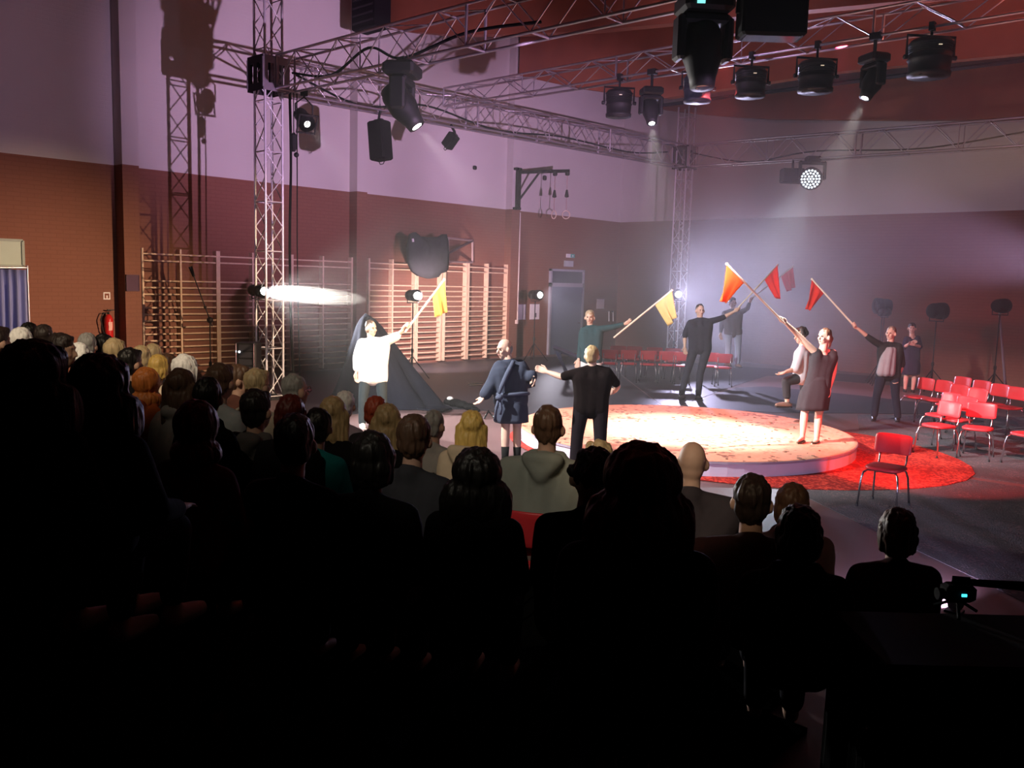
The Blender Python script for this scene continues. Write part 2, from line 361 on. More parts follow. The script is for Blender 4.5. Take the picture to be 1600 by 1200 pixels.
# round platform
st = thing('round_platform', STAGE_C, 'low round stage platform with pale lilac rim and chip covered top', 'platform')
build('rim', MB().lathe(STAGE_C, UP, [(.01, STAGE_R-.02), (.012, STAGE_R-.015), (STAGE_H-.045, STAGE_R-.015), (STAGE_H-.044, STAGE_R-.03)], 72), mat('lilac_painted_board', (.60, .56, .70), .6, 0, .1, 3), st)
build('deck', MB().lathe(STAGE_C + UP*(STAGE_H-.043), UP, [(0, STAGE_R-.03), (.002, STAGE_R), (.03, STAGE_R)], 72), mat('dark_deck_edge', (.33, .28, .36), .6), st)
build('chip_covering', MB().lathe(STAGE_C + UP*(STAGE_H-.012), UP, [(0, STAGE_R-.015), (.006, STAGE_R-.012), (.012, STAGE_R-.05)], 72),
      chips_mat('stage_chips', (.60, .29, .19), (.20, .10, .07), 15, .42), st)
for k in range(90):
    a = random.uniform(0, 2*math.pi); r = STAGE_R*.97*math.sqrt(random.uniform(.05, 1))
    if k == 0: lump = MB()
    lump.ell(STAGE_C + Vector((math.cos(a)*r, math.sin(a)*r, STAGE_H+.004)), (random.uniform(.012, .045), random.uniform(.012, .03), random.uniform(.006, .014)), None, 6, 4)
lp = build('chip_crumb', lump, mat('dark_chip', (.22, .12, .08), .9), st); lp['kind'] = 'stuff'

# ------------------------------------------------------------------ lattice towers and trusses
def tower(X, Y, z1, a, label, panel=.47):
    t = thing('lattice_tower', Vector((X, Y, 0)), label, 'tower'); h = a/2
    cs = [(X-h, Y-h), (X+h, Y-h), (X+h, Y+h), (X-h, Y+h)]
    build('base_plate', MB().rbox((X, Y, .015), a+.25, a+.25, .03), M_BLK, t)
    for x, y in cs: rod('chord', (x, y, .03), (x, y, z1), .026, M_TOW, t)
    n = int(z1/panel)
    for k in range(n+1):
        z = .06 + k*panel
        for i in range(4):
            p, q = cs[i], cs[(i+1) % 4]
            if k % 2 == 0: rod('rung', (*p, z), (*q, z), .012, M_TOW, t)
            if k < n:
                u, v = (p, q) if k % 2 == 0 else (q, p)
                rod('brace', (*u, z), (*v, z+panel), .011, M_TOW, t)
    return t
def sleeve(X, Y, z0, z1, a, label):
    t = thing('sleeve_block', Vector((X, Y, z0)), label, 'sleeve block'); h = a/2+.09
    for sx, sy in ((-1, 0), (1, 0), (0, -1), (0, 1)):
        # plate with two slots, built as frame strips
        n = Vector((sx, sy, 0)); u = Vector((-sy, sx, 0)); c = Vector((X, Y, (z0+z1)/2)) + n*h; H = z1-z0; W = 2*h
        b = MB(); ax = (u, n, UP)
        b.box(c + UP*(H/2-.07), W, .012, .14, ax); b.box(c - UP*(H/2-.07), W, .012, .14, ax)
        for k in (-1, 0, 1): b.box(c + u*(k*(W/2-.05)), .10 if k else .12, .012, H-.28, ax)
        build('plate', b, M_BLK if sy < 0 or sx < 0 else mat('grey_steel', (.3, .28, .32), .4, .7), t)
    for k in (-1, 1):
        for j in (-1, 1): rod('roller_bolt', (X+k*h, Y+j*h, z0+.05), (X+k*h, Y+j*h, z1-.05), .02, M_ALU, t)
    return t
def truss(p, q, ht, hb, wd, label, panel=.66, r=.025):
    # p,q: centre line ends (xy); ht/hb: (z at p, z at q) for top and bottom chords
    p = Vector((*p, 0)); q = Vector((*q, 0)); d = (q-p); L = d.length; d.normalize(); s = Vector((-d.y, d.x, 0))
    t = thing('lattice_truss', p + UP*hb[0], label, 'truss')
    def pt(f, side, top):
        zz = ht if top else hb; return p + d*(f*L) + s*(side*wd/2) + UP*(zz[0] + (zz[1]-zz[0])*f)
    for side in (-1, 1):
        for top in (0, 1): rod('chord', pt(0, side, top), pt(1, side, top), r, M_ALU, t)
    n = max(2, int(round(L/panel))); n += n % 2
    for k in range(n+1):
        f = k/n
        for top in (0, 1):
            if (k+top) % 2 == 0: rod('rung', pt(f, -1, top), pt(f, 1, top), r*.75, M_ALU, t)
        if k % 4 == 0:
            for side in (-1, 1): rod('upright', pt(f, side, 0), pt(f, side, 1), r*.5 if k % 8 else r*1.0, M_ALU, t)
        if k < n:
            for side in (-1, 1):
                a = k % 2
                rod('brace', pt(k/n, side, a), pt((k+1)/n, side, 1-a), r*.48, M_ALU, t)
            rod('brace', pt(k/n, -1 if k % 2 else 1, 1), pt((k+1)/n, 1 if k % 2 else -1, 1), r*.4, M_ALU, t)
    return t
T1, T2 = Vector((-15.22, 9.30, 0)), Vector((-15.2, 23.9, 0))
tower(T1.x, T1.y, 9.2, .37, 'tall aluminium lattice tower nearest the wall bars, rising from among the audience')
tower(T2.x, T2.y, 7.9, .37, 'slim far lattice tower standing in the hall corner behind the red chairs')
sleeve(T1.x, T1.y, 5.86, 6.5, .37, 'dark slotted sleeve block clamped round the left lattice tower')
sleeve(T2.x, T2.y, 6.02, 6.72, .37, 'sleeve block clamped round the far corner tower')
truss((T1.x+.28, 9.5), (0.5, 9.5), (6.52, 6.42), (5.92, 5.80), .40, 'front truss running up out of the picture from the left tower')
truss((T1.x, T1.y+.28), (T2.x, T2.y-.28), (6.50, 6.72), (5.90, 6.08), .40, 'left truss along the wall between the two lattice towers')
truss((T1.x+.24, 13.75), (0.5, 13.75), (6.66, 6.60), (6.28, 6.20), .36, 'middle truss carrying the row of black can lights', .6, .022)
truss((T2.x+.28, T2.y), (0.5, T2.y), (6.74, 6.52), (6.08, 5.88), .40, 'back truss in front of the white upper end wall')

def cable(pts, r, label, m=M_BLKM, cat='cable'):
    # smooth sagging cable through points
    out = []
    P = [Vector(p) for p in pts]
    for i in range(len(P)-1):
        a = P[max(i-1, 0)]; b = P[i]; c = P[i+1]; d = P[min(i+2, len(P)-1)]
        for k in range(8):
            t = k/8; out.append(.5*((2*b) + (c-a)*t + (2*a-5*b+4*c-d)*t*t + (3*b-a-3*c+d)*t**3))
    out.append(P[-1])
    return tag(build('cable', MB().tube(out, r, 6), m, None, True), label, cat)
cable([(T1.x+.1, 9.8, 6.3), (T1.x, 11.5, 5.98), (T1.x+.05, 13.2, 6.25), (T1.x, 15.5, 6.05), (T1.x, 18, 6.22), (T1.x, 21, 6.2), (T1.x, 23, 6.45)], .022, 'black cable sagging through the left truss above the hanging speaker')
cable([(-14.7, 9.5, 6.2), (-13.4, 9.45, 5.98), (-12.4, 9.5, 6.3), (-11.5, 9.5, 6.0), (-10, 9.5, 6.15), (-8.5, 9.5, 6.05)], .024, 'black cable looped through the front truss')
cable([(T2.x+.3, T2.y, 6.5), (-13, T2.y, 6.1), (-11, T2.y, 6.25), (-8, T2.y, 6.1), (-5, T2.y, 6.4)], .02, 'black cable lying along the back truss')
cable([(T1.x+.20, T1.y+.34, 5.9), (T1.x+.22, T1.y+.35, 4.6), (T1.x+.19, T1.y+.34, 3.0), (T1.x+.21, T1.y+.36, 1.2), (T1.x+.28, T1.y+.4, .05)], .028, 'thick black cable hanging down the right side of the left tower')
cable([(T1.x+.26, T1.y+.46, 5.9), (T1.x+.25, T1.y+.47, 4.4), (T1.x+.27, T1.y+.46, 2.6), (T1.x+.3, T1.y+.5, .05)], .012, 'thin black cable hanging beside the thick one at left tower')
hz = pd(459, 222, 16.9)
t = thing('chain_hoist', hz, 'small black chain control hanging beside the left tower', 'chain hoist')
build('hoist_body', MB().lathe(hz + UP*.18, -UP, [(0, .02), (.05, .06), (.3, .055), (.36, .03)], 10), M_BLK, t)
build('hook_ball', MB().ell(hz - UP*.24 + RV*.05, (.05, .05, .05)), M_BLK, t)
build('chain', MB().tube([hz + UP*.18, hz + UP*1.0], .01, 5), M_BLK, t)

# ------------------------------------------------------------------ stage lights
def axes(d, up=UP):
    d = Vector(d).normalized(); x = d.cross(up)
    if x.length < 1e-3: x = Vector((1, 0, 0))
    x.normalize(); return x, d, x.cross(d)      # side, forward, up
def clamp(c, r, parent, top):
    b = MB().tube([top, c], .018, 6); b.box(top, .06, .09, .10); build('clamp', b, M_BLK, parent)
def can_light(px, py, wpx, hpx, d, ztop, label, m=M_BLK, group='black can lights on the middle truss'):
    c = atY(px, py, 13.57); d = dep(c); ztop = 6.28 - .08*(c.x+14.98)/15.48; s = d/FPX; R = wpx*s/2; Hh = hpx*s
    t = thing('can_light', c + UP*Hh/2, label, 'stage light', group)
    body = [(0, R*.55), (.02, R*.80), (Hh*.12, R*.9), (Hh*.14, R*.96), (Hh*.18, R*.9), (Hh*.5, R*.88), (Hh*.52, R*.93), (Hh*.56, R*.87), (Hh*.84, R*.84), (Hh*.86, R*.9), (Hh*.96, R*.88), (Hh*.97, R*.7), (Hh*.9, R*.6)]
    build('housing', MB().lathe(c + UP*Hh*.42, -UP, [(z*.9, r) for z, r in body], 24), m, t, True)
    y = MB(); a = RV
    y.tube([c + a*R*1.02 - UP*Hh*.02, c + a*R*1.04 + UP*Hh*.47, c - a*R*1.04 + UP*Hh*.5, c - a*R*1.02 - UP*Hh*.02], .022, 6)
    build('yoke', y, M_BLK, t)
    for sg in (-1, 1): build('knob', MB().lathe(c + a*sg*R*.98, a*sg, [(0, .03), (.05, .035), (.06, .02)], 10), M_BLK, t)
    build('clamp', MB().tube([c + UP*Hh*.48, Vector((c.x, c.y, ztop))], .02, 6).box(Vector((c.x, c.y, ztop)), .07, .10, .12), M_BLK, t)
    fin = MB()
    for k in range(5): fin.lathe(c + UP*(Hh*.30 - k*Hh*.05), -UP, [(0, R*.86), (.008, R*.93), (.016, R*.86)], 24)
    build('cooling_fin', fin, M_BLK, t)
    build('status_light', MB().box(c + TC*R*.9 + UP*Hh*.18, .05, .02, .012, (RV, TC, UP)), mat('status_glow', (.5, .5, .5), .5, 0, 0, 1, ((1, .8, .55), .6)), t)
    return t
can_light(967, 161, 45, 48, 17.35, 6.30, 'leftmost black can light under the middle truss')
can_light(1090, 138, 48, 48, 16.15, 6.28, 'bluish black can light in front of the far corner tower', mat('blue_black_metal', (.018, .028, .045), .45))
can_light(1173, 129, 52, 50, 15.5, 6.27, 'black can light right of the bluish one on middle truss')
can_light(1275, 119, 60, 55, 14.85, 6.25, 'black can light just left of the lit small moving head')
can_light(1453, 90, 72, 66, 13.8, 6.22, 'largest black can light, at right end of middle truss')

def moving_head(base, aim, k, label, ztop, lens_m=M_LENS, lens_r=.5, group=None):
    # base box clamped to truss, swivelling yoke with two arms, tapered head
    d = (Vector(aim)).normalized(); base = Vector(base); piv = base - UP*(.36*k)
    side = d.cross(UP); side = side.normalized() if side.length > .05 else RV; f = UP.cross(side)
    t = thing('moving_head', base, label, 'stage light', group)
    build('base', MB().rbox(base, .40*k, .34*k, .14*k, (side, f, UP), .2), M_BLK, t)
    y = MB().rbox(base - UP*.11*k, .38*k, .18*k, .08*k, (side, f, UP), .25)
    for sg in (-1, 1): y.rbox(base + side*(sg*.19*k) - UP*.26*k, .07*k, .17*k, .34*k, (side, f, UP), .3)
    build('yoke', y, M_BLK, t)
    hd = MB().lathe(piv - d*.24*k, d, [(0, .06*k), (.01*k, .115*k), (.10*k, .15*k), (.28*k, .155*k), (.34*k, .135*k), (.44*k, .105*k), (.52*k, .095*k), (.52*k, .08*k), (.50*k, .075*k)], 20)
    build('head', hd, M_BLK, t, True)
    build('lens', MB().lathe(piv + d*.27*k, d, [(0, .074*k), (.005*k, .074*k), (.012*k, .05*k)], 18), lens_m, t, True)
    build('clamp', MB().tube([base + UP*.07*k, Vector((base.x, base.y, ztop))], .025, 6).box(Vector((base.x, base.y, ztop)), .16, .10, .10), M_BLK, t)
    return t
# big head at left on the front truss
t = moving_head(FH_BASE, FH_DIR, FH_K, 'big moving head light tilted down right below the front truss', 5.89)
# two dark ones at the top right
moving_head(atY(1101, 8, 9.3), (.12, -.1, -1), 1.5, 'big dark moving head pointing straight down from the front truss', 5.85, M_GLASSD)
bx = atY(1206, 22, 9.3); ax = (RV, TC, UP)
t = thing('blinder_light', bx, 'wide black rectangular light box hanging from front truss at top right', 'stage light')
build('housing', MB().rbox(bx, .72, .34, .52, ax, .08), M_BLKM, t)
build('yoke', MB().tube([bx + RV*.38, bx + RV*.38 + UP*.4, bx - RV*.38 + UP*.4, bx - RV*.38], .025, 6), M_BLK, t)
build('clamp', MB().tube([bx + UP*.4, Vector((bx.x, bx.y, 5.86))], .03, 6), M_BLK, t)
build('lens_plate', MB().box(bx - UP*.262, .60, .26, .01, ax), M_GLASSD, t)
tl = MB().box(atY(1096, 1, 9.02), .09, .02, .05, ax)
build('display', tl, mat('cyan_display', (.1, .5, .5), .5, 0, 0, 1, ((.25, .9, .85), 1.2)), bpy.data.objects['moving_head.001'])
moving_head(MA_BASE, MA_DIR, MA_K, 'lit moving head between the two leftmost can lights', 6.25, M_LENS)
moving_head(MB_BASE, MB_DIR, MB_K, 'lit moving head between the two right hand can lights', 6.22, M_LENS)
# LED head on the back truss with a small box beside it
bl = atY(1270, 256, 23.7)
t = thing('led_wash_light', bl, 'round LED wash light glowing with many points under back truss', 'stage light')
build('base', MB().rbox(bl + UP*.12, .40, .3, .16, ax, .2), M_BLK, t)
y = MB()
for sg in (-1, 1): y.rbox(bl + RV*sg*.34 - UP*.18, .07, .14, .5, ax, .3)
y.rbox(bl + UP*.02, .7, .16, .08, ax, .2)
build('yoke', y, M_BLK, t)
LC = atY(1267, 279, 23.6); LDIR = (S + UP*1.5 - LC).normalized()
build('head', MB().lathe(LC - LDIR*.3, LDIR, [(0, .1), (.02, .22), (.2, .30), (.36, .31), (.37, .27)], 22), M_BLK, t, True)
sx_, _, su_ = axes(LDIR); led = MB()
for ring, nn in ((0, 1), (.08, 6), (.16, 12), (.235, 18)):
    for k in range(nn):
        a = 2*math.pi*k/nn; led.lathe(LC + LDIR*.072 + (sx_*math.cos(a) + su_*math.sin(a))*ring, LDIR, [(0, .030), (.010, .027), (.018, .012)], 8)
lo = build('led_cells', led, M_LENSB, t); lo['kind'] = 'stuff'
build('clamp', MB().tube([bl + UP*.2, Vector((bl.x, bl.y, 6.0))], .03, 6), M_BLK, t)
bq = atY(1238, 275, 23.7)
t = thing('speaker_box', bq, 'flat black box hanging beside the glowing LED light on back truss', 'speaker')
build('cabinet', MB().rbox(bq, .64, .35, .40, ax, .1), M_BLK, t)
build('bracket', MB().tube([bq + UP*.2, bq + UP*.45], .03, 6), M_BLK, t)
# par light at the left tower
t = thing('par_light', LENS_PAR, 'black par light with bright round lens beside the left tower', 'stage light')
dpar = (S + Vector((-1.2, -2, 0)) - LENS_PAR).normalized(); dpar = (dpar + TC*.35).normalized()
px_, _, pu_ = axes(dpar)
build('housing', MB().lathe(LENS_PAR - dpar*.5, dpar, [(0, .07), (.02, .12), (.08, .13), (.30, .135), (.33, .155), (.50, .16), (.50, .14), (.47, .135)], 20), M_BLK, t, True)
fr = MB()
for sg in (-1, 1):
    fr.box(LENS_PAR + px_*sg*.175, .03, .02, .38, (px_, dpar, pu_)); fr.box(LENS_PAR + pu_*sg*.175, .38, .02, .03, (px_, dpar, pu_))
build('filter_frame', fr, M_BLK, t)
build('lens', MB().lathe(LENS_PAR - dpar*.02, dpar, [(0, .135), (.006, .13), (.02, .06)], 20), M_LENS, t, True)
top_ = LENS_PAR - dpar*.2 + UP*.42
build('yoke', MB().tube([LENS_PAR - dpar*.2 + px_*.17, LENS_PAR - dpar*.2 + px_*.17 + UP*.28, top_, LENS_PAR - dpar*.2 - px_*.17 + UP*.28, LENS_PAR - dpar*.2 - px_*.17], .016, 6), M_BLK, t)
build('clamp', MB().tube([top_, Vector((top_.x, top_.y, 5.92))], .02, 6).box(top_ + UP*.08, .1, .1, .12), M_BLK, t)
# hanging speakers on the left truss
def hung_speaker(px, py, wpx, hpx, d, ztop, yaw, tilt, label):
    c = pd(px, py, d); s = d/FPX; u = (RV*math.cos(yaw) + TC*math.sin(yaw)); f = UP.cross(u).normalized()
    up = (UP*math.cos(tilt) + u*math.sin(tilt)).normalized(); u2 = f.cross(up).normalized() if f.cross(up).dot(u) > 0 else -f.cross(up).normalized()
    A = (u2, f, up); W = wpx*s*.8; Hh = hpx*s
    t = thing('speaker', c, label, 'speaker')
    build('cabinet', MB().rbox(c, W, W*.9, Hh, A, .08), M_BLKM, t)
    for sg in (-1, 1): build('grille', MB().rbox(c + f*sg*(W*.45+.006), W*.86, .014, Hh*.9, A, .2), mat('speaker_grille', (.008, .007, .008), .8, 0, .1, 9, None, .1), t)
    build('bracket', MB().tube([c + up*Hh*.5, c + up*(Hh*.5) + UP*.05, Vector((c.x, c.y, ztop))], .03, 6).box(c + up*Hh*.52, W*.5, .08, .05, A), M_BLK, t)
    build('cable_loop', MB().tube([c - up*Hh*.5 + u2*W*.25, c - up*(Hh*.5+.08) + u2*W*.1, c - up*(Hh*.5+.08) - u2*W*.1, c - up*Hh*.5 - u2*W*.2], .01, 5), M_BLK, t)
hung_speaker(594, 220, 36, 60, 18.6, 5.98, .5, -.10, 'tall black loudspeaker hanging from the left truss')
hung_speaker(704, 220, 20, 24, 20.5, 6.02, .6, .75, 'small tilted black loudspeaker hanging from the left truss')
# dark box at the top of the second pilaster
bx = atY(580, 14, PIL2[1]-.3)
t = thing('vent_box', bx, 'big black box at the ceiling above the second pilaster', 'vent')
build('casing', MB().rbox(bx, .95, .5, 1.0, None, .06), M_BLKM, t)
for k in range(5): build('slat', MB().box(bx + Vector((0, -.26, -.36+.18*k)), .8, .02, .05), M_BLK, t)

# lamps on stands
def stand(foot, top, m, t, spread=.45, legz=.55):
    build('pole', MB().tube([Vector((foot.x, foot.y, .05)), Vector((foot.x, foot.y, legz+.15))], .022, 8), m, t)
    build('upper_pole', MB().tube([Vector((foot.x, foot.y, legz+.1)), Vector((foot.x, foot.y, top))], .015, 8), m, t)
    build('collar', MB().lathe((foot.x, foot.y, legz+.08), UP, [(0, .03), (.02, .035), (.08, .035), (.1, .025)], 10), m, t)
    for k in range(3):
        a = k*2*math.pi/3 + .5
        build('leg', MB().tube([Vector((foot.x, foot.y, legz)), Vector((foot.x+math.cos(a)*spread, foot.y+math.sin(a)*spread, .02))], .013, 6), m, t)
def stand_lamp(lens, d, R, L, label, lit=True, m=M_BLK, lens_m=None):
    d = Vector(d).normalized(); foot = lens - d*L*.6; foot = Vector((foot.x, foot.y, 0)); c = lens - d*L*.5
    t = thing('stand_lamp', foot, label, 'stage light')
    build('housing', MB().lathe(lens - d*L, d, [(0, R*.5), (.015, R*.85), (L*.2, R*.95), (L*.55, R*.92), (L*.6, R*1.02), (L*.98, R*1.05), (L, R*.9), (L*.95, R*.88)], 20), m, t, True)
    build('lens', MB().lathe(lens - d*.02, d, [(0, R*.9), (.008, R*.88), (.03, R*.4)], 20), (lens_m or M_LENS) if lit else M_GLASSD, t, True)
    s = axes(d)[0]; z = c.z - R*1.25
    build('yoke', MB().tube([c + s*R*1.08, Vector(((c+s*R*1.08).x, (c+s*R*1.08).y, z)), Vector(((c-s*R*1.08).x, (c-s*R*1.08).y, z)), c - s*R*1.08], .015, 6), M_BLK, t)
    ft = Vector((c.x, c.y, 0)); t.location = ft
    for ch in t.children:
        for v in ch.data.vertices: v.co += foot - ft
    stand(ft, z, M_BLK, t)
    return t
stand_lamp(LENS_BARS, (1, -.2, 0), .14, .42, 'lit round lamp on a black stand in front of the wall bars')
stand_lamp(LENS_DOOR, (1, -.15, 0), .15, .45, 'lit round lamp on a black stand left of the grey door')
stand_lamp(LENS_BACK, (.75, -.65, 0), .15, .42, 'lit lamp on a stand shining behind the far corner tower')
stand_lamp(LENS_TOWER, TDIR, .12, .45, 'glaring profile spotlight at the left tower aimed along the stage')
lw = stand_lamp(LAMP_WARM, (-1, -1.1, 0), .2, .40, 'dark stand lamp by the back wall above the man in open jacket', False, M_BLKM)
stand_lamp(pd(1388, 488, 22.6), (.3, 1, 0), .10, .3, 'small dark lamp on a stand just right of the dark stand lamp', False)
stand_lamp(pd(1474, 486, 21.6), (.5, 1, 0), .2, .4, 'dark stand lamp in the middle of the gloomy back wall', False, M_BLKM)
stand_lamp(pd(1570, 478, 21.0), (.2, 1, 0), .17, .4, 'dark stand lamp nearest the right edge by the back wall', False, M_BLKM)
sp = pd(1562, 490, 21); sp0 = fl(1572, 616)
t = thing('long_pole', Vector((sp0.x, sp0.y, 0)), 'grey pole leaning beside the rightmost dark stand lamp', 'pole')
q_ = pd(1562, 492, dep(sp0)-.2)
build('shaft', MB().tube([sp0, q_], [.035, .022], 8), mat('grey_pole', (.25, .22, .27), .4, .5), t)
build('tip', MB().lathe(q_, UP, [(-.05, .03), (.1, .05), (.14, .02)], 10), M_CHROME, t)
# boom stand in front of the bars
f0 = Vector((-17.93, 9.42, 0)); d0 = dep(f0)
k0 = pd(328, 500, d0); k1 = pd(303, 432, d0-.3)
t = thing('boom_stand', f0, 'thin black microphone boom stand slanting in front of the wall bars', 'stand')
stand(Vector((k0.x, k0.y, 0)), k0.z, M_BLK, t, .35, .3)
build('boom', MB().tube([k0 - (k1-k0)*.15, k1], .014, 6), M_BLK, t)
build('clutch', MB().ell(k0, (.07, .07, .07)), M_BLK, t)
build('microphone', MB().tube([k1 + (k1-k0)*.0, k1 + (k1-k0)*.22], [.03, .045], 8), M_BLK, t)
build('joint', MB().ell(k0 + (k1-k0)*.3, (.035, .035, .035)), M_BLK, t)

# ------------------------------------------------------------------ things on the walls
XW = XL + .13
def wall_bars(xs, label, yy=420):
    Ys = [atX(x, 409+.0457*(x-620), XW).y for x in xs]
    t = thing('wall_bars', Vector((XL, (Ys[0]+Ys[-1])/2, .1)), label, 'wall bars', 'wooden wall bars on left wall')
    ztop = 2.86
    for i, y in enumerate(Ys):
        build('upright', MB().box((XL+.085, y, .06+ztop/2), .17, .05 if i in (0, len(Ys)-1) else .04, ztop+.03), M_WOOD, t)
    for k in [0, 1] + list(range(4, 19)):
        z = ztop - .05 - .147*k
        x = XW - (.0 if k > 0 else -.03)
        build('rung', MB().tube([(x, Ys[0], z), (x, Ys[-1], z)], .019, 8), M_WOOD, t)
    return t
for xs, lb in (((221, 281, 338), 'wall bars nearest the fire extinguisher'), ((341, 394, 453), 'wall bars half hidden behind the left tower'),
               ((456, 504, 549), 'wall bars between the left tower and second pilaster'), ((576, 613, 649), 'wall bars just right of the second pilaster'),
               ((652, 689), 'narrow wall bars below the covered backboard'), ((695, 729), 'narrow wall bars right of the yellow flag'), ((732, 762, 793), 'wall bars next to the third pilaster')):
    wall_bars(xs, lb)
def on_wall(x0, y0, x1, y1, th, X=XL):
    a = atX(x0, y0, X); b_ = atX(x1, y1, X); c = (a+b_)/2
    return MB().box((X+th/2, c.y, c.z), th, abs(b_.y-a.y), abs(a.z-b_.z)), c, abs(b_.y-a.y), abs(a.z-b_.z)
# doorway on the left wall
M_DOOR = mat('grey_blue_door', (.16, .22, .30), .5, 0, .08, 2); M_FRAME = mat('grey_door_frame', (.36, .38, .44), .5)
a = atX(858, 420, XL); b_ = atX(911, 420, XL); yc = (a.y+b_.y)/2; W = b_.y-a.y; HT = a.z
dr = MB(); dr.box((XL+.04, yc-W/2+.04, HT/2), .10, .08, HT); dr.box((XL+.04, yc+W/2-.04, HT/2), .10, .08, HT); dr.box((XL+.04, yc, HT-.03), .10, W, .07); dr.box((XL+.04, yc, HT-.52), .10, W, .13)
d1 = struct('door_1', dr, M_FRAME)
build('door_leaf', MB().box((XL+.03, yc, (HT-.58)/2), .05, W-.16, HT-.58), M_DOOR, d1)
build('transom_panel', MB().box((XL+.03, yc, HT-.26), .04, W-.16, .4), mat('dark_glass', (.08, .10, .13), .2), d1)
build('door_handle', MB().tube([(XL+.06, yc+W/2-.2, 1.05), (XL+.10, yc+W/2-.2, 1.05), (XL+.10, yc+W/2-.32, 1.05)], .012, 6), M_CHROME, d1)
# left doorway with board and blue drape
mb, c, wy, hz_ = on_wall(-30, 373, 35, 416, .06)
t = thing('pale_board', c, 'pale green board above the blue cloth at the left edge', 'board')
build('panel', mb, mat('pale_green_board', (.42, .52, .44), .5, 0, .05, 3), t)
bb = MB()
for sy in (-1, 1): bb.box((XL+.075, c.y+sy*wy/2, c.z), .03, .05, hz_)
for sz in (-1, 1): bb.box((XL+.075, c.y, c.z+sz*hz_/2), .03, wy, .05)
build('frame', bb, mat('board_frame', (.30, .36, .32), .5), t)
DC = Vector((-17.6, 3.0, 0)); Xc = XL+.5
pa, pb = atX(-60, 419, Xc), atX(41, 419, Xc)
t = thing('cloth_screen', Vector((Xc, (pa.y+pb.y)/2, 0)), 'blue shiny cloth hung as a screen at the left edge', 'screen')
cm = MB(); N = 60; vs = []; fs = []
for j in range(9):
    for i in range(N+1):
        f = i/N; y = pa.y+(pb.y-pa.y)*f; z = pa.z*(1-j/8)+.03*j/8
        vs.append((Xc + (.06+.03*j/8)*math.sin(f*46+1.1*math.sin(f*9)+j*.12) + .03*math.sin(f*17), y, z))
for j in range(8):
    for i in range(N): fs.append((j*(N+1)+i, j*(N+1)+i+1, (j+1)*(N+1)+i+1, (j+1)*(N+1)+i))
cm.add(vs, fs); co = build('cloth', cm, mat('blue_satin', (.22, .25, .52), .35, 0, .1, 3), t, True)
sd = co.modifiers.new('thick', 'SOLIDIFY'); sd.thickness = .006
rod('top_rail', (Xc, pa.y, pa.z+.01), (Xc, pb.y, pb.z+.01), .022, M_ALU, t); rod('post', (Xc, pb.y+.02, 0), (Xc, pb.y+.02, pb.z+.05), .02, M_ALU, t)
# fire extinguisher and its sign
c = atX(170, 508, XL+.12)
t = thing('fire_extinguisher', c - UP*.27, 'red fire extinguisher hanging on the left wall', 'fire extinguisher')
build('cylinder', MB().lathe(c - UP*.27, UP, [(0, .07), (.015, .085), (.03, .088), (.40, .088), (.46, .06), (.50, .03)], 18), mat('red_enamel', (.55, .02, .02), .25, 0, .05, 5, None, .5), t, True)
build('valve', MB().tube([c + UP*.21, c + UP*.28], .022, 8).box(c + UP*.30 + Vector((0, .05, .02)), .03, .15, .025), M_BLK, t)
build('hose', MB().tube([c + UP*.26, c + Vector((0, -.12, .26)), c + Vector((.02, -.17, .12)), c + Vector((.02, -.13, -.12)), c + Vector((.02, -.08, -.2))], .013, 6), M_BLK, t, True)
build('label_plate', MB().box(c + Vector((.085, 0, -.02)), .01, .08, .18), mat('pale_label', (.8, .45, .40), .5), t)
build('bracket', MB().box((XL+.02, c.y, c.z), .05, .10, .2), M_BLK, t)
mb, c, wy, hz_ = on_wall(161, 456.5, 172, 468, .015)
t = thing('extinguisher_sign', c, 'small square sign with extinguisher symbol above the extinguisher', 'sign')
build('plate', mb, M_PAPER, t)
build('red_field', MB().box((XL+.018, c.y, c.z), .006, wy*.66, hz_*.68), mat('sign_dark', (.20, .06, .03), .6), t)
pg = MB().box((XL+.023, c.y, c.z-.02), .004, wy*.17, hz_*.38); pg.box((XL+.023, c.y, c.z+.06), .004, wy*.10, hz_*.12)
build('pictogram', pg, M_PAPER, t)
# dark square on the first pilaster
mb, c, wy, hz_ = on_wall(196, 429, 217, 455, .03, PIL1[0])
t = thing('wall_panel', c, 'dark purple square panel on the first pilaster', 'panel')
build('panel', mb, mat('purple_board', (.07, .025, .06), .6), t)
rim = MB()
for sy in (-1, 1): rim.box((PIL1[0]+.035, c.y+sy*wy*.48, c.z), .012, wy*.05, hz_)
for sz in (-1, 1): rim.box((PIL1[0]+.035, c.y, c.z+sz*hz_*.48), .012, wy, hz_*.05)
build('rim', rim, mat('purple_rim', (.09, .04, .07), .6), t)
# exit sign, vent and posters by the door
mb, c, wy, hz_ = on_wall(884.5, 396.5, 896, 403, .05)
t = thing('exit_sign', c, 'small green and white exit sign above the grey door', 'sign')
build('casing', mb, mat('exit_white', (.8, .82, .8), .5), t)
build('green_field', MB().box((XL+.055, c.y+wy*.22, c.z), .01, wy*.5, hz_*.9), mat('exit_green', (.02, .45, .33), .5), t)
ar = MB().prism([Vector((XL+.061, c.y+wy*.12, c.z+hz_*.28)), Vector((XL+.061, c.y+wy*.40, c.z)), Vector((XL+.061, c.y+wy*.12, c.z-hz_*.28))], (.004, 0, 0))
build('arrow', ar, M_PAPER, t)
mb, c, wy, hz_ = on_wall(881, 407, 894.5, 417, .04)
t = thing('wall_vent', c, 'pale slatted vent plate just above the grey door', 'vent')
build('plate', mb, mat('vent_grey', (.40, .45, .46), .5), t)
for k in range(4): build('slat', MB().box((XL+.05, c.y, c.z-hz_*.33+hz_*.22*k), .02, wy*.8, hz_*.09), mat('vent_pale', (.62, .66, .68), .5), t)
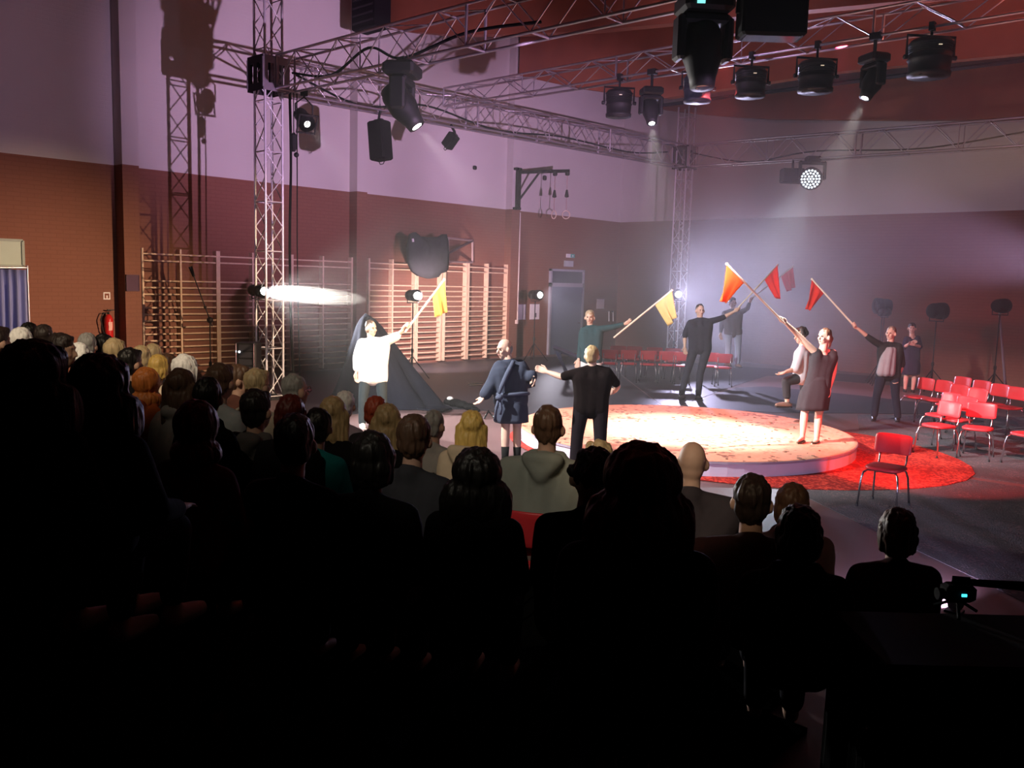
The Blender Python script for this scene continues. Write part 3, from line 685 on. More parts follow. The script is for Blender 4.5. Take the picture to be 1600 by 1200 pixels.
for (x0, y0, x1, y1, lb) in ((809.5, 475.5, 820.5, 499.5, 'white paper poster beside the third pilaster'), (828, 475, 842, 499, 'white paper poster behind the door lamp stand'), (932.5, 467, 943.5, 482.5, 'white paper notice right of the grey door')):
    mb, c, wy, hz_ = on_wall(x0, y0, x1, y1, .012)
    t = thing('poster', c, lb, 'poster'); build('sheet', mb, M_PAPER, t)
    bat = MB()
    for sz in (-1, 1): bat.box((XL+.016, c.y, c.z+sz*hz_*.48), .008, wy, hz_*.03)
    build('batten', bat, mat('batten_grey', (.6, .58, .6), .6), t)
    if x0 == 828: build('dark_print', MB().box((XL+.014, c.y+wy*.12, c.z-hz_*.22), .004, wy*.14, hz_*.28), mat('print_ink', (.15, .13, .14), .7), t)
for x in (951.5, 958):
    a = atX(x, 487, XL+.05); b_ = atX(x, 502, XL+.05)
    tag(build('wall_hook', MB().tube([a, b_], .02, 6).box(a + Vector((-.02, 0, 0)), .06, .05, .05), M_ALU), 'slim metal hook bar on the wall, %s of the pair near the notice' % ('left' if x < 955 else 'right'), 'hook')
c = atX(742, 262, XL+.05)
tag(build('wall_sensor', MB().rbox(c, .10, .12, .12, None, .25), M_BLK), 'tiny black sensor on the white wall left of the ring bracket', 'sensor')
c = atX(851, 278, XL+.05)
tag(build('wall_sensor', MB().rbox(c, .10, .13, .15, None, .25), M_BLK), 'tiny black sensor under the ring bracket arm', 'sensor')
# ring bracket at the third pilaster
Xp = PIL3[0]+.12
a = atX(811, 264, Xp); b_ = atX(811, 326, Xp)
t = thing('ring_bracket', Vector((Xp, a.y, b_.z)), 'black gallows bracket with two gymnastic rings on third pilaster', 'ring bracket')
build('post', MB().box((Xp, a.y, (a.z+b_.z)/2), .11, .11, a.z-b_.z), M_BLK, t)
arm_z = a.z-.10; e_ = Vector((Xp + 1.9, a.y + .1, arm_z))
# arm end from the photo: lies at the arm height
r_ = ray(890, 267); e_ = EYE + r_*((arm_z+.02-EYE.z)/r_.z); st_ = Vector((Xp, a.y, arm_z))
dv = (e_-st_); e_ = st_ + dv.normalized()*min(dv.length, 2.6)
build('arm', MB().tube([st_, e_], .05, 4), M_BLK, t)
build('strut', MB().tube([Vector((Xp, a.y, b_.z+.22)), st_.lerp(e_, .42)], .035, 4), M_BLK, t)
for z in (a.z, b_.z): build('bracket_plate', MB().box((Xp-.05, a.y, z), .16, .22, .07), M_BLK, t)
for f, zd in ((.72, 1.55), (.96, 1.5)):
    p = st_.lerp(e_, f)
    build('pulley', MB().rbox(p - UP*.08, .12, .12, .12, None, .2), M_BLK, t)
    zr = pd(870 if f < .9 else 885, 335, dep(p)).z
    build('rope', MB().tube([p - UP*.1, Vector((p.x, p.y, zr+.14))], .011, 6), mat('ring_rope', (.45, .30, .28), .8), t)
    build('buckle', MB().lathe((p.x, p.y, p.z-.55), -UP, [(0, .01), (.02, .03), (.22, .07), (.24, .03)], 8), M_BLK, t)
    ring = [Vector((p.x, p.y, zr)) + (RV if f > .9 else (RV*.6+TC*.2))*(.115*math.cos(u)) + UP*(.12*math.sin(u)) for u in [2*math.pi*k/18 for k in range(19)]]
    build('ring', MB().tube(ring, .016, 6), mat('ring_wood', (.75, .6, .45), .5), t, True)
p0, p1 = atX(813, 332, PIL3[0]+.06), atX(808, 470, PIL3[0]+.06)
tag(build('rope_line', MB().tube([p0, Vector((p0.x, p0.y, 1.1))], .02, 6).box((p0.x-.03, p0.y, 1.15), .08, .08, .12), mat('pale_rope', (.65, .55, .5), .7)), 'pale rope tied down the third pilaster below the bracket', 'rope')
# covered basketball backboard
Xb = XL+1.15
pp = [(644, 366), (650, 363), (655, 369), (668, 370.5), (680, 370), (688, 370.5), (695, 366), (698, 366), (701, 376), (702, 400), (701, 420), (698, 425), (690, 427), (686, 433), (672, 435.5), (656, 431), (647, 424), (641, 410), (640, 385)]
P = [atX(x, y, Xb) for x, y in pp]; cc = sum(P, Vector())/len(P)
t = thing('covered_backboard', Vector((XL, cc.y, cc.z)), 'basketball backboard wrapped in dark grey cloth above the wall bars', 'backboard')
mb = MB(); n = len(P); inner = []
vs = P + [cc + (p-cc)*.72 + Vector((.10, 0, 0)) for p in P] + [cc + (p-cc)*.3 + Vector((.12+.02*math.sin(i*2.3), 0, 0)) for i, p in enumerate(P)] + [p + Vector((-.14, 0, 0)) for p in P]
fs = []
for i in range(n):
    j = (i+1) % n
    fs += [(i, j, n+j, n+i), (n+i, n+j, 2*n+j, 2*n+i), (i, 3*n+i, 3*n+j, j)]
fs += [tuple(range(2*n, 3*n)), tuple(range(4*n-1, 3*n-1, -1))]
mb.add(vs, fs); build('cloth_cover', mb, cloth('charcoal_cloth', (.045, .048, .055)), t, True)
build('tie_strap', MB().tube([atX(645, 373, Xb+.05), atX(645.5, 378, Xb+.06)], .03, 6), M_PAPER, t)
fr = MB()
q1, q2, q3, q4 = atX(738, 376, XL+.06), atX(738, 410, XL+.06), atX(700, 372, Xb-.2), atX(700, 409, Xb-.2)
for u, v in ((q1, q2), (q1, q3), (q2, q4), (q3, q4)): fr.tube([u, v], .035, 6)
build('wall_frame', fr, mat('painted_steel', (.45, .33, .30), .5), t)
build('strut', MB().tube([q1, atX(700, 396, Xb-.25)], .04, 6), mat('dark_strut', (.10, .07, .08), .5), t)

# ------------------------------------------------------------------ floor props
# black cloth heaped into a peak behind the man in white
pk = atX(570, 489, -16.2); 
peakd = 16.6; PK = pd(571, 489, peakd)
t = thing('draped_cloth', Vector((PK.x, PK.y, 0)), 'dark cloth draped into a tall peak behind the man in white', 'cloth')
mb = MB(); NA, NR = 48, 12; vs = [PK]; fs = []
EL, ER = pd(512, 606, 16.4), pd(655, 624, 16.0)
for j in range(1, NR+1):
    f = j/NR
    for i in range(NA):
        a = 2*math.pi*i/NA; rx = 1.02*f**1.1 + .15*min(1, f*6)**.5; fold = 1 + .16*math.sin(a*7+f*2) * f + .08*math.sin(a*13)*f
        off = Vector((0, 0, 0))
        c = Vector((PK.x, PK.y, PK.z*(1-f**1.05) + .012)) + RV*(.22*f)
        vs.append(c + RV*(math.cos(a)*rx*fold*(1.0 if math.cos(a) > 0 else .72)) + TC*(math.sin(a)*rx*.55*fold))
for i in range(NA): fs.append((0, 1+i, 1+(i+1) % NA))
for j in range(NR-1):
    for i in range(NA): fs.append((1+j*NA+i, 1+(j+1)*NA+i, 1+(j+1)*NA+(i+1) % NA, 1+j*NA+(i+1) % NA))
mb.add(vs, fs); build('fabric', mb, cloth('slate_cloth', (.014, .015, .023)), t, True)
f_ = MB(); f_.prism([fl(x, y, .01) for x, y in ((640, 612), (668, 622), (706, 640), (690, 644), (650, 640), (612, 640))], (0, 0, .03)); build('trailing_hem', f_, cloth('slate_cloth', (.014, .015, .023)), t)
rod('tent_pole', (PK.x, PK.y, 0), (PK.x, PK.y, PK.z-.02), .02, M_BLK, t)
# things lying left of the man in the robe
c = fl(722, 637); t = thing('crumpled_jacket', c, 'crumpled black garment lying on the floor left of the robed man', 'garment')
jb = MB(); 
for k, (x, y, r) in enumerate(((702, 632, .10), (712, 635, .12), (722, 637, .11), (733, 640, .10), (741, 642, .07), (746, 643, .05))):
    jb.ell(fl(x, y) + UP*r*.5, (r*1.3, r*1.1, r*.75))
blob('fabric', jb, M_BLKM, t, .02, 3)
build('white_patch', MB().ell(fl(703, 633) + UP*.13, (.07, .06, .04)), M_PAPER, t)
c = fl(763, 652); t = thing('strap_heap', c, 'small tangle of dark straps on the floor beside the robed man', 'strap')
build('strap', MB().tube([fl(757, 655) + UP*.02, fl(763, 649) + UP*.08, fl(770, 652) + UP*.02, fl(774, 657) + UP*.05, fl(779, 654) + UP*.02], .02, 6), M_BLK, t, True)
for (a_, b2, nm) in (((731, 600.5), (755, 599), 'upper'), ((733, 603), (753, 602), 'lower')):
    tag(build('wooden_stick', MB().tube([fl(*a_)+UP*.015, fl((a_[0]+b2[0])/2, (a_[1]+b2[1])/2)+UP*.017, fl(*b2)+UP*.015], .014, 6), M_POLE), '%s of two pale sticks lying on the black mat' % nm, 'stick')
# pale folding frame in front of the door
A0, A1, A2 = pd(866, 543, 22.0), fl(889, 588), pd(902, 558, 21.6)
t = thing('folding_frame', Vector((A1.x, A1.y, 0)), 'pale blue folding frame standing askew in front of the door', 'frame')
MF = mat('pale_blue_metal', (.55, .63, .85), .5)
g0 = fl(872, 590); g0.z = 0
build('long_rail', MB().tube([A0, A1], .05, 4), MF, t); build('cross_rail', MB().tube([A0, A2], .06, 4), MF, t)
build('rear_rail', MB().tube([A0 + RV*.12, fl(884, 592)], .02, 4), MF, t); build('rear_leg', MB().tube([A2, fl(903, 586)], .03, 4), MF, t)
# dimmer box by the left tower
c = fl(396, 620); c = Vector((T1.x-.35, T1.y-.25, .72)); c = pd(388, 558, dep(T1)-.4)
t = thing('dimmer_rack', Vector((c.x, c.y, 0)), 'black equipment rack with chrome fittings at the left tower foot', 'rack')
build('case', MB().rbox((c.x, c.y, c.z-.02), .40, .42, .62, ax, .05), M_BLK, t)
for k in range(4): build('panel', MB().rbox(Vector((c.x, c.y, c.z-.22+.14*k)) + TC*.215 + RV*.03, .30, .02, .11, ax, .2), mat('rack_panel', (.03, .03, .036), .3), t)
for sg in (-1, 1): build('rail', MB().tube([Vector((c.x, c.y, c.z-.30)) + TC*.23 + RV*.17*sg, Vector((c.x, c.y, c.z+.28)) + TC*.23 + RV*.17*sg], .013, 6), M_CHROME, t)
for u, v in ((-1, -1), (-1, 1), (1, -1), (1, 1)): build('leg', MB().tube([Vector((c.x, c.y, 0)) + RV*.16*u + TC*.16*v, Vector((c.x, c.y, c.z-.32)) + RV*.16*u + TC*.16*v], .02, 6), M_BLK, t)
build('indicator', MB().ell(c + TC*.24 - RV*.1 + UP*.12, (.022, .022, .022)), mat('white_indicator', (1, 1, 1), .5, 0, 0, 1, ((.9, .95, 1), 3)), t)

# ------------------------------------------------------------------ red chairs
def make_chair():
    t = thing('red_chair', Vector((0, 0, 0)), 'x', 'chair')
    def rb(c, sx, sy, sz, q=.3, tilt=0):
        R = Matrix.Rotation(tilt, 3, 'X'); A = tuple(R @ v for v in (Vector((1, 0, 0)), Vector((0, 1, 0)), UP)); return MB().rbox(c, sx, sy, sz, A, q)
    s = MB(); loop = []          # rounded seat pad
    for k in range(24):
        a = 2*math.pi*k/24; ca, sa = math.cos(a), math.sin(a)
        loop.append((.205*math.copysign(abs(ca)**.55, ca), .20*math.copysign(abs(sa)**.6, sa)))
    rows = [(.435, .93), (.443, 1.0), (.462, 1.0), (.472, .94), (.474, .6)]; vs = []; fs = []
    for z, k in rows: vs += [(x*k, y*k, z) for x, y in loop]
    for r in range(4):
        for i in range(24): fs.append((r*24+i, r*24+(i+1) % 24, (r+1)*24+(i+1) % 24, (r+1)*24+i))
    fs += [tuple(range(23, -1, -1)), tuple(range(96, 120))]; s.add(vs, fs); build('seat', s, M_RED, t, True)
    # backrest: curved pad, front towards +y, back at -y
    s = MB(); vs = []; fs = []; nx = 12; prof = [(-.115, .2), (-.105, .7), (-.07, 1), (.07, 1), (.105, .7), (.115, .2)]
    for side in (1, -1):
        for zz, th in prof:
            for i in range(nx+1):
                f = i/nx*2-1; e = (1-abs(f)**6)**.5
                vs.append((f*.205, -.225 + .035*f*f + side*.014*(.25+.75*th)*(.3+.7*e) - zz*.12, .70 + zz*(.82+.18*e)))
    m_ = nx+1; K = len(prof)
    for sd_ in range(2):
        for r in range(K-1):
            for i in range(nx): o_ = sd_*K*m_; fs.append((o_+r*m_+i, o_+r*m_+i+1, o_+(r+1)*m_+i+1, o_+(r+1)*m_+i))
    for r in range(K-1):
        for i in (0, nx): fs.append((r*m_+i, (r+1)*m_+i, K*m_+(r+1)*m_+i, K*m_+r*m_+i))
    for r in (0, K-1):
        for i in range(nx): fs.append((r*m_+i, r*m_+i+1, K*m_+r*m_+i+1, K*m_+r*m_+i))
    s.add(vs, fs); build('backrest', s, M_RED, t, True)
    for sg in (-1, 1):
        build('leg', MB().tube([(.15*sg, .15, .43), (.185*sg, .19, .40), (.20*sg, .21, .33), (.215*sg, .235, .01)], .0115, 8), M_CHROME, t, True)
        build('leg', MB().tube([(.15*sg, -.13, .43), (.17*sg, -.17, .40), (.185*sg, -.20, .33), (.205*sg, -.25, .01)], .0115, 8), M_CHROME, t, True)
        build('back_post', MB().tube([(.14*sg, -.10, .43), (.145*sg, -.18, .435), (.15*sg, -.215, .50), (.155*sg, -.235, .72)], .0105, 8), M_CHROME, t, True)
        for y, x in ((.235, .215), (-.25, .205)): build('foot_cap', MB().lathe((x*sg, y, 0), UP, [(0, .016), (.03, .015), (.035, .01)], 8), M_BLK, t)
    build('under_frame', MB().tube([(.15, .15, .428), (-.15, .15, .428), (-.15, -.13, .428), (.15, -.13, .428), (.15, .15, .428)], .011, 6), M_CHROME, t)
    return t
CHAIR = make_chair(); _used = [False]
def chair(loc, face, label, group, z=0):
    r = CHAIR if not _used[0] else copy_tree(CHAIR)
    _used[0] = True; r.location = (loc[0], loc[1], z); r.rotation_euler = (0, 0, math.atan2(-face[0], face[1]))
    r['label'] = label; r['group'] = group; return r
# lone chair
p = fl(1374, 792); chair((p.x+.02, p.y+.06), (-TC*.0 + TC*.75 - RV*.65), 'lone red chair standing at front right of the platform', 'red chairs by the stage')
gr = 'red chairs in the right hand block'
def by_back(x, y, face, label, group, dz=0.0):
    f = Vector(face).normalized(); p = fl(x, y, .70); return chair((p.x + f.x*.225, p.y + f.y*.225), f, label, group)
FL = Vector((-.47, -.88, 0))
blk = [(1449, 600, 'leftmost red chair of the right block, behind the jacketed man'), (1477, 604, 'second red chair from the left in the right block, front row'),
       (1506, 598, 'leftmost red chair of the back row in the right block'), (1536, 604, 'second red chair of the back row in the right block'),
       (1565, 610, 'third red chair of the back row in the right block'), (1592, 615, 'last red chair of the back row, cut by the right edge'),
       (1501, 611, 'shaded red chair in front of the back row leftmost chair'), (1530, 617, 'half shaded red chair in front of the back row second chair'),
       (1489, 625, 'red chair directly behind the pink lit chair'), (1513, 631, 'red chair between the pink lit chair and the bright red one')]
for x, y, lb in blk: by_back(x, y, FL, lb, gr)
by_back(1486, 639, Vector((-.40, -.90, 0)), 'pink lit red chair with dark armrest loop, second nearest in the right block', gr)
by_back(1534, 641, Vector((.12, -.99, 0)), 'bright red chair facing left at the front of the right block', gr)
p = fl(1600, 727); chair((p.x+.02, p.y+.02), FL, 'red chair mostly cut off by the right edge, nearest of the block', gr)
pa_ = fl(1492, 700); dA = dep(pa_)
arm = [pd(1473, 668, dA), pd(1476, 645, dA), pd(1484, 636, dA), pd(1494, 635, dA), pd(1499, 642, dA), pd(1500, 660, dA)]
t = thing('armrest_hoop', arm[0], 'dark bent armrest hoop on the pink lit red chair', 'armrest')
build('hoop', MB().tube(arm, .02, 6), M_BLK, t, True)
gb = 'red chairs in the far rows by the back wall'
BK = -TC*.9 + RV*.1
for x, y, lb in ((953, 553.5, 'leftmost red chair of the near far row, beside the green top performer'), (983, 554, 'second red chair of the near far row'), (1014, 555, 'third red chair of the near far row'), (1043, 556, 'fourth red chair of the near far row, in front of the tower'), (1066, 557, 'fifth red chair of the near far row, left of the dark sweater man'),
                 (1111, 558, 'red chair just right of the dark sweater man'), (1132, 560, 'red chair the man in jeans stands on')):
    by_back(x, y, BK, lb, gb)
for x, y, lb in ((966, 547, 'leftmost red chair of the hindmost far row'), (991, 548, 'second red chair of the hindmost far row'), (1023, 549.5, 'third red chair of the hindmost far row'), (1052, 551, 'fourth red chair of the hindmost far row')):
    by_back(x, y, BK, lb, gb)

# ------------------------------------------------------------------ figures
def head_prims(mb, c, f, k=1.0, pitch=0.0, jaw=True):
    s = f.cross(UP).normalized(); u = (UP*math.cos(pitch) + f*math.sin(pitch)).normalized(); f = u.cross(s).normalized() if u.cross(s).dot(f) > 0 else -u.cross(s).normalized()
    A = (s, f, u)
    mb.ell(c + u*.02*k - f*.012*k, (.081*k, .098*k, .106*k), A)
    mb.ell(c - u*.06*k + f*.025*k, (.058*k, .066*k, .068*k), A)
    mb.ell(c - u*.035*k - f*.028*k, (.070*k, .068*k, .078*k), A)
    mb.ell(c - u*.105*k + f*.058*k, (.026*k, .022*k, .02*k), A)             # chin
    mb.capsule(c + f*.084*k + u*.012*k, .011*k, c + f*.108*k - u*.03*k, .016*k, 8)   # nose
    mb.ell(c + f*.078*k + u*.03*k, (.05*k, .018*k, .012*k), A)              # brow
    for sg in (-1, 1):
        mb.ell(c + s*(.087*k*sg) - u*.016*k - f*.008*k, (.018*k, .026*k, .036*k), A)  # ears
        mb.ell(c + s*(.038*k*sg) + f*.062*k - u*.03*k, (.025*k, .022*k, .022*k), A)  # cheeks
    return A
def face_parts(c, A, k, parent):
    s, f, u = A
    for sg in (-1, 1): build('eye', MB().ell(c + s*(.032*k*sg) + f*.086*k + u*.008*k, (.014*k, .010*k, .008*k), A, 8, 6), M_DARKEYE, parent, True)
    build('mouth', MB().ell(c + f*.088*k - u*.066*k, (.024*k, .010*k, .007*k), A, 8, 6), M_LIP, parent, True)
def hair_prims(kind, c, A, k):
    s, f, u = A; mb = MB()
    if kind in ('short', 'crop'):
        e = .010 if kind == 'short' else .003
        mb.ell(c + u*.042*k - f*.026*k, (.080*k+e, .094*k+e, .092*k+e), A); mb.ell(c - u*.02*k - f*.05*k, (.072*k+e, .056*k+e, .07*k+e), A)
        if kind == 'short': mb.ell(c + u*.095*k + f*.035*k, (.06*k, .05*k, .03*k), A)
    elif kind == 'bob':
        mb.ell(c + u*.04*k - f*.022*k, (.094*k, .105*k, .098*k), A); mb.ell(c - u*.03*k - f*.05*k, (.1*k, .075*k, .09*k), A)
        for sg in (-1, 1): mb.capsule(c + s*.08*k*sg + u*.02*k - f*.02*k, .03*k, c + s*.078*k*sg - u*.09*k - f*.03*k, .024*k)
        mb.ell(c - u*.085*k - f*.055*k, (.092*k, .05*k, .05*k), A)
    elif kind == 'long':
        mb.ell(c + u*.038*k - f*.022*k, (.092*k, .104*k, .096*k), A)
        for sg in (-1, -.4, .3, 1): mb.capsule(c + s*.07*k*sg + u*.0*k - f*(.035+.03*(1-abs(sg)))*k, .05*k, c + s*.085*k*sg - u*.24*k - f*.07*k, .035*k)
        mb.ell(c - u*.10*k - f*.075*k, (.09*k, .045*k, .12*k), A)
    elif kind == 'curly':
        for i in range(34):
            a = random.uniform(0, 2*math.pi); b = math.acos(random.uniform(-.35, 1)); d = s*math.sin(b)*math.cos(a) + f*(math.sin(b)*math.sin(a)) + u*math.cos(b)
            if d.dot(f) > .55 and d.dot(u) < .5: continue
            mb.ell(c + u*.03*k - f*.03*k + d*.085*k, [random.uniform(.03, .045)*k]*3, None, 8, 6)
        mb.ell(c + u*.03*k - f*.03*k, (.085*k, .09*k, .09*k), A)
    elif kind == 'big':
        mb.ell(c + u*.04*k - f*.03*k, (.125*k, .125*k, .115*k), A); mb.ell(c - u*.09*k - f*.05*k, (.15*k, .10*k, .13*k), A)
        for sg in (-1, 1): mb.ell(c + s*.12*k*sg - u*.13*k - f*.03*k, (.06*k, .08*k, .12*k), A)
    elif kind == 'pony':
        mb.ell(c + u*.040*k - f*.024*k, (.085*k, .098*k, .092*k), A); mb.ell(c - u*.01*k - f*.06*k, (.07*k, .05*k, .06*k), A)
        mb.chain([c + u*.03*k - f*.11*k, c - u*.03*k - f*.14*k, c - u*.16*k - f*.115*k], [.03*k, .034*k, .014*k])
    elif kind == 'fringe':
        mb.ell(c - u*.01*k - f*.055*k, (.084*k, .055*k, .075*k), A)
    elif kind == 'hood':
        mb.ell(c + u*.025*k - f*.03*k, (.115*k, .12*k, .125*k), A); mb.ell(c - u*.13*k - f*.04*k, (.135*k, .11*k, .09*k), A)
    return mb
def lock_mat(name, rgb):
    # hair: long streaks
    if name in MATS: return MATS[name]
    m = mat(name, rgb, .5, 0, .35, 30, None, .35)
    nt = m.node_tree; mp = nt.nodes.new('ShaderNodeMapping'); mp.inputs['Scale'].default_value = (1.0, 1.0, .12)
    tc = nt.nodes['Texture Coordinate']; nz = nt.nodes['Noise Texture']
    nt.links.new(tc.outputs['Object'], mp.inputs[0]); nt.links.new(mp.outputs[0], nz.inputs['Vector']); nz.inputs['Scale'].default_value = 55
    bp = nt.nodes.new('ShaderNodeBump'); bp.inputs['Strength'].default_value = .6; bp.inputs['Distance'].default_value = .01
    nt.links.new(nz.outputs['Fac'], bp.inputs['Height']); nt.links.new(bp.outputs[0], nt.nodes['Principled BSDF'].inputs['Normal'])
    return m
def hand_prims(mb, wr, tip, k=1.0, grip=None, palm_n=None):
    # wr wrist, tip knuckle direction end; grip: axis of a held pole through the fist
    d = (tip-wr).normalized(); L = .17*k
    if grip is not None:
        a = grip.normalized(); a = a if abs(a.dot(d)) < .95 else (a + UP*.3).normalized()
        n = d.cross(a).normalized(); g = wr + d*.095*k; s = n.cross(d).normalized()
        mb.ell(wr + d*.05*k + n*.014*k, (.042*k, .055*k, .020*k), (s, d, n))
        u = n; v = a.cross(n).normalized()
        if v.dot(d) < 0: v = -v
        for i in range(4):
            o = g - n*.010*k + a*((i-1.5)*.021*k); pts = []
            for th in (20, 75, 130, 185, 235): q = math.radians(th); pts.append(o + (u*math.cos(q) + v*math.sin(q))*.027*k)
            mb.chain([wr + d*.075*k + n*.014*k + a*((i-1.5)*.019*k)] + pts, [.011*k, .0105*k, .010*k, .010*k, .009*k, .008*k])
        th0 = wr + d*.03*k + a*.03*k
        mb.chain([th0, g + a*.046*k - n*.02*k - d*.02*k, g + a*.03*k - n*.042*k + d*.012*k], [.014*k, .012*k, .010*k])
    else:
        n = palm_n if palm_n is not None else TC
        n = (n - d*n.dot(d)).normalized(); s = n.cross(d).normalized()
        mb.ell(wr + d*.05*k, (.040*k, .055*k, .017*k), (s, d, n))
        for i, l in enumerate((.068, .078, .074, .058)):
            o = wr + d*.09*k + s*((i-1.5)*.021*k); c1 = o + d*l*.55*k + n*.012*k + s*((i-1.5)*.004*k); c2 = o + d*l*.95*k + n*.036*k
            mb.chain([wr + d*.06*k + s*((i-1.5)*.018*k), o, c1, c2], [.012*k, .0105*k, .0095*k, .008*k])
        mb.chain([wr + d*.025*k - s*.028*k, wr + d*.06*k - s*.055*k + n*.01*k, wr + d*.095*k - s*.058*k + n*.025*k], [.014*k, .012*k, .009*k])
def performer(label, D, J, yaw, hair, top, bottom, **o):
    k = o.get('k', 1.0); voxel = o.get('voxel', .009)
    j = {n: pd(v[0], v[1], D + (v[2] if len(v) > 2 else 0)) for n, v in J.items()}
    f = TC*math.cos(math.radians(yaw)) + RV*math.sin(math.radians(yaw))
    zf = o.get('zf', 0.0)
    base = (j['anL']+j['anR'])/2
    t = thing('person', Vector((base.x, base.y, zf)), label, 'person')
    skin = o.get('skin', M_SKIN); c = j['head']
    mb = MB(); A = head_prims(mb, c, f, k, o.get('pitch', 0)); s_, f_, u_ = A
    neck = j['neck']; mb.capsule(c - u_*.06*k - f_*.02*k, .056*k, neck - UP*.02, .062*k)
    bf = o.get('body_yaw', yaw); bf = TC*math.cos(math.radians(bf)) + RV*math.sin(math.radians(bf))
    def torso(m_, e=0.0, low=1.0, hipr=.105, chest=.105, wst=None):
        sl, sr, hl, hr = j['shL'], j['shR'], j['hpL'], j['hpR']; sc = (sl+sr)/2; hc = (hl+hr)/2
        scoop = e > 0 and top and top.get('scoop')
        if not scoop: m_.chain([neck - UP*.03, sc - UP*.10*k], [.065*k+e, chest*k+e])
        for a, b in ((sl, hl), (sr, hr)):
            ai = a.lerp(sc, .28) - UP*.07*k; bi = b.lerp(hc, .1); mid = ai.lerp(bi, .6).lerp(sc.lerp(hc, .6), o.get('waist', .12))
            m_.chain([ai, mid, bi], [chest*k+e, (wst or chest*.97)*k+e, hipr*k+e])
        m_.capsule(sc - UP*.1*k, chest*k*1.05+e, hc, hipr*1.05*k+e)
        for q in (.15, .3, .45, .6, .75, .9):
            a, b = sl.lerp(sc, .34).lerp(hl.lerp(hc, .15), q) - UP*.06*k*(1-q), sr.lerp(sc, .34).lerp(hr.lerp(hc, .15), q) - UP*.06*k*(1-q); cm_ = (a+b)/2; ww = 1-o.get('waist', .12)*math.sin(math.pi*q)
            m_.capsule(cm_.lerp(a, ww), (chest*.98*(1-q)+hipr*.98*q)*k+e, cm_.lerp(b, ww), (chest*.98*(1-q)+hipr*.98*q)*k+e)
        for a in (sl, sr):
            if scoop: m_.capsule(a.lerp(sc, .45), .052*k+e, a.lerp(sc, .12), .05*k+e)
            else: m_.capsule(neck - UP*.02 , .05*k+e, a.lerp(sc, .1), .058*k+e)
    torso(mb, -.012)
    for S_ in 'LR':
        sh, el, wr, ha = j['sh'+S_], j['el'+S_], j['wr'+S_], j['ha'+S_]
        mb.chain([sh.lerp(neck, .12), sh.lerp(el, .5), el, el.lerp(wr, .35), wr], [.054*k, .050*k, .040*k, .041*k, .027*k])
        g = o.get('grip'+S_)
        hand_prims(mb, wr, ha, k*o.get('hand_k', 1.08), g, o.get('palm', f))
        hp, kn, an = j['hp'+S_], j['kn'+S_], j['an'+S_]
        mb.chain([hp, hp.lerp(kn, .5), kn, kn.lerp(an, .33), an], [.088*k, .078*k, .056*k, .058*k, .036*k])
        tf = o.get('toe'+S_, bf); zfoot = an.z - .075*k
        fd = Vector((tf.x, tf.y, 0)).normalized()
        mb.chain([an, an - UP*.035*k + fd*.02*k, an - UP*.052*k + fd*.12*k, an - UP*.058*k + fd*.17*k], [.036*k, .038*k, .026*k, .018*k]); mb.ell(an - UP*.045*k - fd*.03*k, (.03*k, .035*k, .03*k))
    body = blob('body', mb, skin, t, voxel, 3)
    if o.get('face', True): face_parts(c, A, k, body)
    if hair: blob('hair', hair_prims(hair[0], c, A, k*1.0), lock_mat(*hair[1]), t, .010, 4)
    # clothes
    if top:
        m_ = MB(); torso(m_, top.get('e', .014), 1, top.get('hip', .108), top.get('chest', .11), top.get('waist'))
        for S_ in 'LR':
            sh, el, wr = j['sh'+S_], j['el'+S_], j['wr'+S_]; sl = top.get('sleeve'+S_, top.get('sleeve', 1.0))
            r0, r1, r2 = top.get('sr', (.070, .058, .046))
            if sl <= 0: continue
            if sl <= .5: m_.chain([sh.lerp(neck, .1), sh.lerp(el, sl*2)], [r0*k, r1*k*1.08])
            else:
                e2 = el.lerp(wr, (sl-.5)*2); m_.chain([sh.lerp(neck, .1), sh.lerp(el, .5), el, e2], [r0*k, (r0+r1)/2*k, r1*k, r2*k])
        if 'hem' in top:   # loose shirt tail
            hl, hr = j['hpL'], j['hpR']; m_.chain([hl - UP*top['hem'], hr - UP*top['hem']], [.115*k, .115*k]); m_.capsule(hl, .12*k, hl - UP*top['hem'], .118*k); m_.capsule(hr, .12*k, hr - UP*top['hem'], .118*k)
        blob(top.get('name', 'shirt'), m_, top['m'], t, .012, 12)
